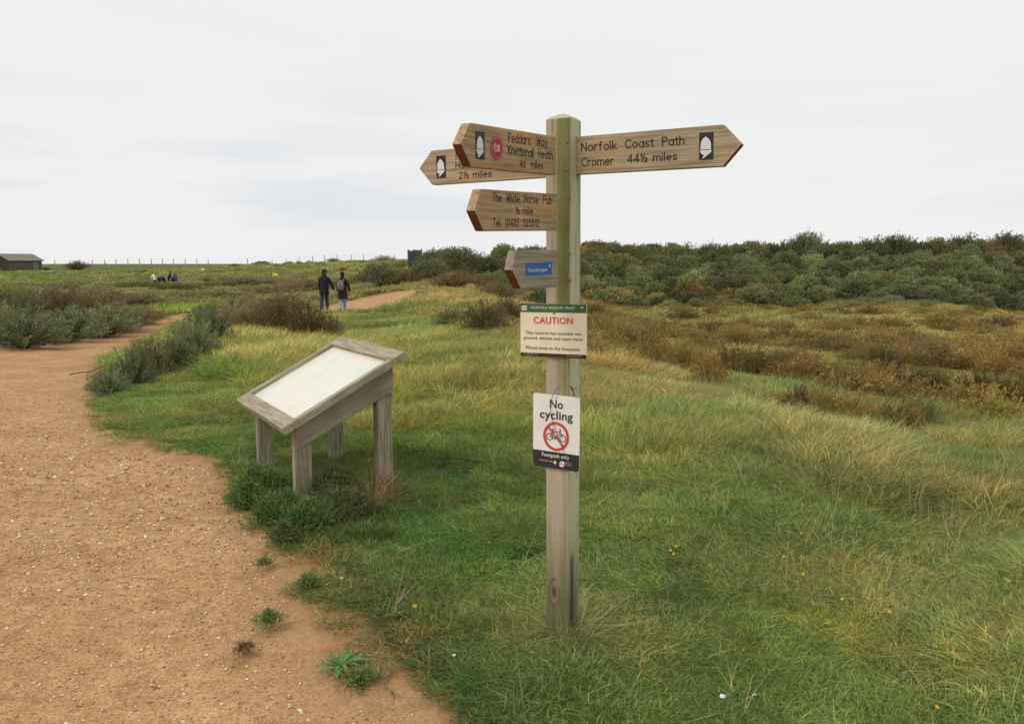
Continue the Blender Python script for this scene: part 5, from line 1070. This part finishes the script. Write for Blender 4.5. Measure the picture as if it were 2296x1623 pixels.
# litter, shells, twig
WL = plain('litter_white', (.72, .72, .68), .6)
def scrap(px, py, s, label, name='litter', up=.03):
    g = ground(px, py); bm = bmesh.new(); bmesh.ops.create_icosphere(bm, subdivisions=2, radius=1); R = random.Random(px)
    for v in bm.verts: v.co *= R.uniform(.8, 1.15)
    me = bpy.data.meshes.new(name); bm.to_mesh(me); bm.free(); me.materials.append(WL); o = obj(name, me, None, (g[0], g[1], g[2]+up)); o.scale = (s*1.3, s*.7, s*.45); o.rotation_euler = (.3, .25, R.uniform(0, 3)); return tag(o, label, 'litter')
scrap(766, 1308, .011, 'small white scrap in the grass left of the post near the path'); scrap(1620, 1577, .016, 'white scrap in the grass at the bottom right of the post'); scrap(1018, 1484, .010, 'white chip on bare ground left of the post foot')
scrap(1690, 1575, .007, 'tiny white chip right of the larger white scrap'); scrap(337, 845, .03, 'white litter caught at the foot of the bush by the path bend', up=.1); scrap(323, 820, .016, 'tiny white scrap inside the bush by the path bend', up=.35)
g = ground(205, 843); tag(rod('twig', [g+np.array(q) for q in ((-.32, 0, .02), (-.18, .02, .05), (-.05, -.01, .06), (.12, .02, .12), (.3, 0, .2))], .009, plain('twig_red', lin((112, 66, 44)), .8), None, 6, .6), 'red-brown twig poking from the bush over the sandy path', 'twig')

# ------------------------------------------------------------ people
SKIN = plain('skin', lin((206, 150, 130)), .6, var=.05)
def skinned(name, verts, edges, radii, mat, parent, lv=2, root=0):
    me = bpy.data.meshes.new(name); me.from_pydata(verts, edges, []); me.update(); me.materials.append(mat); o = obj(name, me, parent)
    md = o.modifiers.new('skin', 'SKIN'); sv = me.skin_vertices[0].data
    for i, r in enumerate(radii): sv[i].radius = (r, r) if np.isscalar(r) else r
    sv[root].use_root = True; md.use_smooth_shade = True; o.modifiers.new('sub', 'SUBSURF').levels = lv; o.modifiers['sub'].render_levels = lv
    return o
def person(loc, face, h, pose, cols, label, hat, turn=0., pack=None, detail=2):
    """face: heading in radians (0 = away from the viewer); built 1.75 m tall then scaled"""
    root = empty('person', tuple(loc), label, 'person'); root.rotation_euler = (0, 0, face); s = h/1.75; root.scale = (s, s, s); P = pose
    lean = P.get('lean', 0.); hipz = .93
    def tz(x, y, z): dz = z-hipz; return (x, y+math.sin(lean)*dz, hipz+math.cos(lean)*dz)
    V = [(0, 0, hipz), tz(0, .01, 1.12), tz(0, 0, 1.32), tz(0, 0, 1.46), tz(0, .01, 1.53), tz(0, .03, 1.60), tz(0, .03, 1.70)]; E_ = [(0, 1), (1, 2), (2, 3), (3, 4), (4, 5), (5, 6)]; Rr = [.14, .13, .15, .10, .055, .085, .075]
    arms = {}
    for sg, nm in ((-1, 'l'), (1, 'r')):
        i = len(V); out, fw, bend = P['arm_'+nm]; sh = tz(sg*.19, 0, 1.42); el = (sh[0]+sg*out*.28, sh[1]+fw*.28, sh[2]-.28*math.sqrt(max(.05, 1-out*out-fw*fw))); wr_ = (el[0]+sg*(out-.25*bend)*.24, el[1]+(fw+bend)*.24, el[2]-.24*math.sqrt(max(.05, 1-min(.9, (fw+bend)**2)))); ha = (wr_[0], wr_[1]+.02, wr_[2]-.09)
        V += [sh, el, wr_, ha]; E_ += [(3, i), (i, i+1), (i+1, i+2), (i+2, i+3)]; Rr += [.036, .038, .030, .04]; arms[nm] = (sh, el, wr_)
    legs = {}
    for sg, nm in ((-1, 'l'), (1, 'r')):
        i = len(V); fw, kn = P['leg_'+nm]; hp = (sg*.085, 0, .88); k_ = (sg*.075, fw*.43, .88-.42*math.sqrt(1-fw*fw)); a_ = (sg*.05, k_[1]+(fw-kn)*.42, k_[2]-.40*math.sqrt(max(.1, 1-(fw-kn)**2))); t_ = (sg*.06, a_[1]+.17, max(.03, a_[2]-.05 if kn < .3 else a_[2]-.10))
        he = (a_[0], a_[1]-.03, a_[2]-.03); V += [hp, k_, a_, t_]; E_ += [(0, i), (i, i+1), (i+1, i+2), (i+2, i+3)]; Rr += [.07, .05, .038, .036]; legs[nm] = (hp, k_, a_, t_)
    skinned('body', V, E_, [q_*(.68 if i_ < 4 else .95) for i_, q_ in enumerate(Rr)], SKIN, root, detail)
    # jacket
    jl = P.get('coat', .80); prof = [(jl, .205, .175), (jl+.06, .208, .172), (.98, .20, .16), (1.14, .18, .14), (1.28, .205, .145), (1.38, .225, .14), (1.44, .205, .125), (1.49, .14, .10), (1.53, .085, .085), (1.59, .078, .082)]
    ns_ = 24; JV = []; JF = []
    for q_, (z_, rx, ry) in enumerate(prof):
        for k_ in range(ns_):
            t_ = 2*math.pi*k_/ns_; fold = 1+.03*math.sin(t_*5+z_*9)*(z_ < 1.4); p_ = tz(rx*math.cos(t_)*fold, ry*math.sin(t_)*fold+.01, z_) if z_ > hipz else (rx*math.cos(t_)*fold, ry*math.sin(t_)*fold, z_); JV.append(p_)
    for q_ in range(len(prof)-1):
        for k_ in range(ns_): JF.append([q_*ns_+k_, q_*ns_+(k_+1) % ns_, (q_+1)*ns_+(k_+1) % ns_, (q_+1)*ns_+k_])
    jm = mesh_np('jacket', np.array(JV), np.array(JF), cols['jacket'], True); jo = obj('jacket', jm, root); jo.modifiers.new('s', 'SUBSURF').levels = 1
    for sg, nm in ((-1, 'l'), (1, 'r')):
        sh, el, w_ = arms[nm]; s0 = (sh[0]-sg*.10, sh[1], sh[2]-.02); s1_ = (sh[0]-sg*.005, sh[1], sh[2]-.02); skinned('sleeve', [s0, s1_, ((sh[0]+el[0])/2, (sh[1]+el[1])/2, (sh[2]+el[2])/2), el, w_], [(0, 1), (1, 2), (2, 3), (3, 4)], [.085, .088, .078, .068, .056], cols['jacket'], root, detail)
    TV = [(0, 0, hipz+.02)]; TE = []; TR = [(.11, .10)]
    for nm in 'lr':
        i = len(TV); hp, k_, a_, t_ = legs[nm]; TV += [hp, k_, a_]; TE += [(0, i), (i, i+1), (i+1, i+2)]; TR += [.088, .078, .062]
    skinned('trousers', TV, TE, TR, cols['trousers'], root, detail)
    for nm in 'lr':
        hp, k_, a_, t_ = legs[nm]; dn = (t_[2]-a_[2]); skinned('shoe', [(a_[0], a_[1]-.035, max(.05, a_[2]-.01)), (a_[0], a_[1]+.05, max(.045, a_[2]-.035)), (t_[0], t_[1]+.02, max(.035, t_[2]))], [(0, 1), (1, 2)], [.055, .05, .038], cols['shoes'], root, 1)
    hd = tz(0, .03, 1.66)
    bm = bmesh.new(); bmesh.ops.create_uvsphere(bm, u_segments=18, v_segments=12, radius=1)
    for v in bm.verts: v.co = Vector((v.co.x*.098, v.co.y*.112, v.co.z*(.11 if v.co.z > 0 else .075)))
    me = bpy.data.meshes.new(hat[0]); bm.to_mesh(me); bm.free(); me.materials.append(hat[1]); o = obj(hat[0], me, root, (hd[0], hd[1]-.004, hd[2]+.03)); o.rotation_euler = (0, 0, turn)
    for p in me.polygons: p.use_smooth = True
    c, s_ = math.cos(turn), math.sin(turn)
    hb = bmesh.new(); bmesh.ops.create_uvsphere(hb, u_segments=16, v_segments=10, radius=1); hm = bpy.data.meshes.new('hair'); hb.to_mesh(hm); hb.free(); hm.materials.append(HAIRD)
    ho = obj('hair', hm, root, (hd[0]+.02*s_, hd[1]-.028*c, hd[2]-.012)); ho.scale = (.096, .092, .112); ho.rotation_euler = (0, 0, turn)
    def hp_(x, y, z): return (hd[0]+x*c-y*s_, hd[1]+x*s_+y*c, hd[2]+z)
    # face: nose, ears, eyes, mouth line
    for nm, (x, y, z), sc, mt in (('nose', (0, .105, -.03), (.014, .022, .02), SKIN), ('ear', (-.088, .0, -.03), (.012, .022, .03), SKIN), ('ear', (.088, .0, -.03), (.012, .022, .03), SKIN), ('eye', (-.032, .088, -.005), (.011, .008, .007), DARK), ('eye', (.032, .088, -.005), (.011, .008, .007), DARK), ('mouth', (0, .088, -.068), (.024, .007, .005), LIPS)):
        q = obj(nm, BALL[mt.name], root, hp_(x, y, z)); q.scale = sc; q.rotation_euler = (0, 0, turn)
    if len(hat) > 2:                      # cap peak or pompom
        if hat[2] == 'peak': q = obj('cap_peak', BALL[hat[1].name], root, hp_(0, .125, .035)); q.scale = (.075, .075, .012); q.rotation_euler = (0, 0, turn)
    return root
HAIRD = plain('hair_dark', lin((58, 46, 42)), .9); DARK = plain('eye_dark', (.02, .02, .02), .4); LIPS = plain('lips', lin((160, 90, 84)), .6)
NAVY = plain('cloth_black', lin((34, 32, 42)), .9, var=.2, scale=14); JEAN = plain('denim_dark', lin((52, 62, 82)), .9); JEANL = plain('denim_light', lin((126, 158, 196)), .9); COATB = plain('coat_dark', lin((46, 36, 42)), .85, var=.2, scale=14)
CAPM = plain('cap_maroon', lin((58, 34, 42)), .9); HATK = plain('hat_black', lin((24, 20, 24)), .9); SHOE = plain('shoe_brown', lin((92, 66, 54)), .8); BOOT = plain('boot_olive', lin((74, 72, 50)), .8)
WHC = plain('shirt_white', lin((232, 222, 210)), .8); DK2 = plain('cloth_dark', lin((44, 44, 50)), .9); BLU = plain('cloth_blue', lin((66, 80, 124)), .9); HAIR = plain('hair_grey', lin((120, 112, 106)), .9)
BALL = {}
for mt in (SKIN, DARK, LIPS, CAPM, HATK, HAIR):
    bm = bmesh.new(); bmesh.ops.create_uvsphere(bm, u_segments=10, v_segments=7, radius=1); me = bpy.data.meshes.new('ball'); bm.to_mesh(me); bm.free(); me.materials.append(mt); BALL[mt.name] = me
def gp(x, y):
    p = ground(x, y); return p
wy = 32.6
pm = at_depth(728, 700, wy); pm[2] = gz(pm[0], pm[1]); pw = at_depth(769, 697, wy); pw[2] = gz(pw[0], pw[1])
hM = (EYE+(-605+590)/FPX*wy*1.0-pm[2]); hW = (EYE+(-611+590)/FPX*wy-pw[2])
man = person(pm, -.25, hM, dict(arm_l=(.10, .12, .0), arm_r=(.42, .12, -.05), leg_l=(-.20, .12), leg_r=(.20, .02), coat=.74, lean=.06), dict(jacket=NAVY, trousers=JEAN, shoes=BOOT), 'man in black jacket and dark jeans walking away on the path', ('cap', CAPM, 'peak'), -.9)
wom = person(pw, -.05, hW, dict(arm_l=(.12, .1, .35), arm_r=(.26, .0, .25), leg_l=(-.12, .55), leg_r=(.16, .02), coat=.62, lean=.03), dict(jacket=COATB, trousers=JEANL, shoes=SHOE), 'woman in dark coat, light blue jeans and black hat walking away', ('hat', HATK), 0)
# rucksack on the woman's back: things carried stay things of their own
def rucksack():
    s = hW/1.75; o = empty('backpack', (pw[0]-.035, pw[1]-.20*s, pw[2]+1.20*s), 'grey rucksack with pale piping on the back of the woman walking', 'backpack')
    G = plain('rucksack_grey', lin((112, 100, 100)), .8, var=.2); Pp = plain('rucksack_piping', lin((190, 180, 176)), .7)
    def blob(nm, loc, sc, mt, p=2.6):
        bm = bmesh.new(); bmesh.ops.create_uvsphere(bm, u_segments=20, v_segments=14, radius=1)
        for v in bm.verts: v.co = Vector([math.copysign(abs(c_)**(2/p), c_)*k for c_, k in zip(v.co, sc)])
        me = bpy.data.meshes.new(nm); bm.to_mesh(me); bm.free(); me.materials.append(mt)
        for q in me.polygons: q.use_smooth = True
        return obj(nm, me, o, loc)
    blob('main_pocket', (0, 0, 0), (.155*s, .10*s, .235*s), G); blob('front_pocket', (0, -.09*s, -.07*s), (.11*s, .05*s, .125*s), G)
    for x in (-.085, .085): 
        rod('piping', [np.array(o.location)+np.array([x*s*(1-.25*t*t), -.105*s*(1-.3*t*t), t*.19*s]) for t in np.linspace(-1, 1, 9)], .011*s, Pp, o)
    for x in (-.11, .11): rod('shoulder_strap', [np.array(o.location)+np.array([x*s, y*s, z*s]) for y, z in ((.06, .18), (.14, .29), (.26, .27), (.31, .12))], .018*s, G, o)
rucksack()

# golfers in a hollow of the course with their trolleys
def golfer(px, dy, label, cols, hat, lean, face=0.):
    p = at_depth(px, 620, dy); p[2] = gz(p[0], p[1]); return person(p, face, 1.72, dict(arm_l=(.15, .25, .3), arm_r=(.15, .25, .3), leg_l=(.05, .0), leg_r=(-.05, .0), coat=.86, lean=lean), cols, label, hat, 0, None, 1)
golfer(346.5, 92, 'golfer in white top and dark trousers bending left of the trolleys', dict(jacket=WHC, trousers=DK2, shoes=HATK), ('hair', HAIR), .35, 1.2)
golfer(378, 94, 'golfer in black standing behind the dark trolleys', dict(jacket=NAVY, trousers=DK2, shoes=HATK), ('cap', HATK), .3, -1.2)
golfer(394, 93, 'golfer in blue jacket at the right end of the golfing group', dict(jacket=BLU, trousers=BLU, shoes=HATK), ('hair', HAIR), .25, 1.0)
def trolley(px, dy, label, rz, mt):
    p = at_depth(px, 620, dy); z = gz(p[0], p[1]); o = empty('golf_trolley', (p[0], p[1], z), label, 'golf trolley', 'golf trolleys in the hollow', rz)
    bm = bmesh.new(); bmesh.ops.create_cone(bm, cap_ends=True, segments=14, radius1=.15, radius2=.19, depth=.9); bm.transform(Matrix.Translation((0, 0, .72)) @ Matrix.Rotation(.45, 4, 'X')); me = bpy.data.meshes.new('golf_bag'); bm.to_mesh(me); bm.free(); me.materials.append(mt); obj('golf_bag', me, o)
    for sx in (-.3, .3):
        bm = bmesh.new(); bmesh.ops.create_cone(bm, cap_ends=True, segments=18, radius1=.14, radius2=.14, depth=.05); bm.transform(Matrix.Translation((sx, 0, .14)) @ Matrix.Rotation(math.pi/2, 4, 'Y')); me = bpy.data.meshes.new('wheel'); bm.to_mesh(me); bm.free(); me.materials.append(HATK); obj('wheel', me, o)
    L_ = np.array(o.location); q = rod('handle', [np.array(t) for t in ((0, .1, .2), (0, -.3, .9), (0, -.45, 1.15))], .03, mt, None); q.parent = o
    for k in range(5): q = rod('golf_club', [np.array([(k-2)*.05, -.15, .95]), np.array([(k-2)*.08, -.4, 1.35+.05*(k % 2)])], .012, SCM, None); q.parent = o
SCM = plain('club_steel', (.25, .25, .27), .35)
trolley(357, 92, 'dark golf trolley next to the golfer in white', .4, DK2); trolley(368, 93, 'black golf trolley in the middle of the golfing group', -.5, HATK); trolley(386, 92.5, 'dark golf trolley between the golfers in black and blue', .9, DK2)

# ------------------------------------------------------------ hut, fence, flag, markers, windbreak
def hut():
    Y = 150.; k = Y/FPX; xl, xe, xr = (-6-1148)*k, (30-1148)*k, (90.5-1148)*k; ze = gz(xe, Y)-1.2
    def zz(py, d=Y): return EYE-(py-590)/FPX*d
    eav, rid = zz(583.4), zz(570.2); o = empty('wooden_hut', ((xe+xr)/2, Y+3, ze), 'small dark wooden hut with grey pitched roof on the left skyline', 'hut')
    WD = woodmat('hut_boards', lin((86, 76, 72)), lin((112, 102, 96)), None, grain=(.3, 6, 6)); WD2 = woodmat('hut_gable', lin((66, 52, 44)), lin((84, 68, 58)), None, grain=(.3, 6, 6)); RF = plain('hut_roof', lin((122, 122, 112)), .9, var=.08, scale=3)
    D = 6.0; be = math.radians(65); u = np.array([math.cos(be), math.sin(be), 0]); W_ = 6.3; L0 = np.array([xe, Y, ze]); v = np.array([-u[1], u[0], 0])
    H = eav-ze; 
    # gable leans out of view: hut depth D behind the long wall
    part('wall', box_me('wall', L0, u, UP, v, W_, H, .12, WD, .0), o)
    part('wall', box_me('wall', L0+v*(D-.12), u, UP, v, W_, H, .12, WD, .0), o)
    for x0 in (0, W_-.12):
        g0 = L0+u*x0; pts = [g0+v*.121, g0+v*(D-.121), g0+v*(D-.121)+UP*H, g0+v*D/2+UP*(rid-ze), g0+v*.121+UP*H]; part('gable_wall', prism_me('gable_wall', pts, u if x0 == 0 else u, -.11, WD2, v, UP, 0), o)
    for sgn in (0, 1):
        a = L0+v*(-.3 if sgn == 0 else D+.3)+UP*(H-.12)-u*.35; b = L0+v*D/2+UP*(rid-ze+.06)-u*.35; q = u*(W_+.7)
        part('roof_slope', prism_me('roof_slope', [a, a+q, b+q, b], np.cross(q, b-a)/np.linalg.norm(np.cross(q, b-a))*(1 if sgn == 0 else -1), -.1, RF, u, v, 0), o)
    part('door', box_me('door', L0+u*W_*.70-v*.05+UP*(H-2.3), u, UP, v, 1.1, 2.1, .045, plain('door_grey', lin((124, 118, 110)), .8), 0), o)
    for q_ in (.8, 4.2):
        part('porch_post', box_me('porch_post', L0-u*1.2+v*q_, UP, u, v, H*.55, .12, .12, plain('porch_timber', lin((150, 124, 92)), .8), 0), o)
hut()
def fence():
    # (photo x, top y, bottom y)
    src = [(187*1., 884), ] ; xs = [(505, 190), (853, 188), (967, 188), (1072, 184), (1182, 180), (1290, 180), (1400, 178), (1502, 178), (1605, 180), (1714, 178), (1822, 178), (1927, 184)]
    pts = [((x/2.705)*.6545, (820+y/2.705)*.6545) for x, y in xs]
    xs2 = [(155, 215), (285, 240), (432, 238), (588, 222), (735, 200), (887, 185), (1022, 175), (1163, 175), (1322, 170), (1458, 168), (1653, 168), (1807, 173)]
    pts += [((800+x/3.28)*.6545, (820+y/3.28)*.6545) for x, y in xs2]
    o = empty('post_and_wire_fence', (-60, 150, .5), 'thin wire fence with spaced posts along the left skyline', 'fence'); T = plain('fence_timber', lin((160, 150, 138)), .9); Wm = plain('fence_wire', lin((150, 150, 148)), .6); tops = []
    for x, y in pts:
        Y = 150. if x < 800 else 148-(x-800)*.06; p = at_depth(x, y, Y); b = gz(p[0], p[1])-.3; part('fence_post', box_me('fence_post', (p[0]-.05, p[1], b), UP, (1, 0, 0), (0, 1, 0), p[2]-b, .10, .10, T, 0), o); tops.append(p)
    p = tops[2]; rod('brace', [p-UP*.5, p+np.array([1.4, 0, -1.7])], .05, T, o)
    for dz in (.12, .55, 1.0): rod('wire', [t-UP*dz for t in tops], .006, Wm, o, 4)
fence()
def flag():
    p = at_depth(614, 636, 96); z = gz(p[0], p[1]); o = empty('golf_flag', (p[0], p[1], z), 'yellow numbered golf flag on a thin pole on the course', 'golf flag'); tz_ = EYE-(610.5-590)/FPX*96
    Yl = plain('flag_yellow', lin((238, 220, 36)), .7, var=.04); rod('flag_pole', [(p[0]-.1, p[1], z), (p[0]-.1, p[1], tz_)], .02, WL, o); V = []; F = []
    for i in range(9):
        t = i/8; 
        for j in range(5): V.append((p[0]-.1+t*.62, p[1]+.05*math.sin(t*6), tz_-.02-j/4*.44-.16*t*(1-.3*j/4)))
    for i in range(8):
        for j in range(4): a = i*5+j; F.append([a, a+1, a+6, a+5])
    me = mesh_np('flag_cloth', np.array(V), np.array(F), Yl, True); q = part('flag_cloth', me, o); md = q.modifiers.new('s', 'SOLIDIFY'); md.thickness = .01
    pl = (np.array([p[0], p[1]-.08, 0]), np.array([0, -1., 0])); font_text('flag_number', '10', (615, 621.5), (620.5, 622.8), 4.2, pl, DARK, o, 0, .03)
flag()
def marker(px, py, w, h, Y, label, box=True):
    Y = min(Y, ground(px, py+4)[1])-1.5
    p = at_depth(px, py, Y); z = gz(p[0], p[1]); k = Y/FPX; o = empty('marker_board', (p[0], p[1], z), label, 'marker'); rod('marker_leg', [(p[0], p[1]+.02, z-.1), (p[0], p[1]+.02, p[2])], .04, T_, o)
    part('marker_panel', box_me('marker_panel', (p[0]-w*k/2, p[1]-.03, p[2]-h*k/2), (1, 0, 0), UP, (0, 1, 0), w*k, h*k, .04, WL, .01), o)
T_ = plain('marker_timber', lin((110, 100, 88)), .9)
marker(454.5, 603.5, 6.4, 5.6, 128, 'small square white marker board on the golf slope'); marker(837.5, 592.5, 7, 6, 118, 'pale rounded marker in the scrub above the path')
def windbreak():
    Y = 72.; k = Y/FPX; o = empty('windbreak', tuple(at_depth(930, 600, Y)), 'dark green netting windbreak standing beside the skyline bushes', 'windbreak'); G = plain('netting_green', lin((62, 86, 70)), .9, var=.25, scale=6); a = at_depth(915, 562, Y); b = at_depth(945, 560, Y+3); zb = gz(a[0], a[1])-.3
    pts = []; n = 12; V = []; F = []
    for i in range(n+1):
        t = i/n; x = a*(1-t)+b*t; 
        for j in range(6): V.append((x[0], x[1]+.06*math.sin(i*2+j), zb+(x[2]-zb)*j/5+(.05*math.sin(i*1.7) if j == 5 else 0)))
    for i in range(n):
        for j in range(5): q = i*6+j; F.append([q, q+6, q+7, q+1])
    w = part('netting', mesh_np('netting', np.array(V), np.array(F), G), o); md = w.modifiers.new('s', 'SOLIDIFY'); md.thickness = .03
    for p in (a, (a+b)/2, b): rod('net_post', [(p[0], p[1], zb), (p[0], p[1], p[2]+.1)], .06, T_, o)
windbreak()
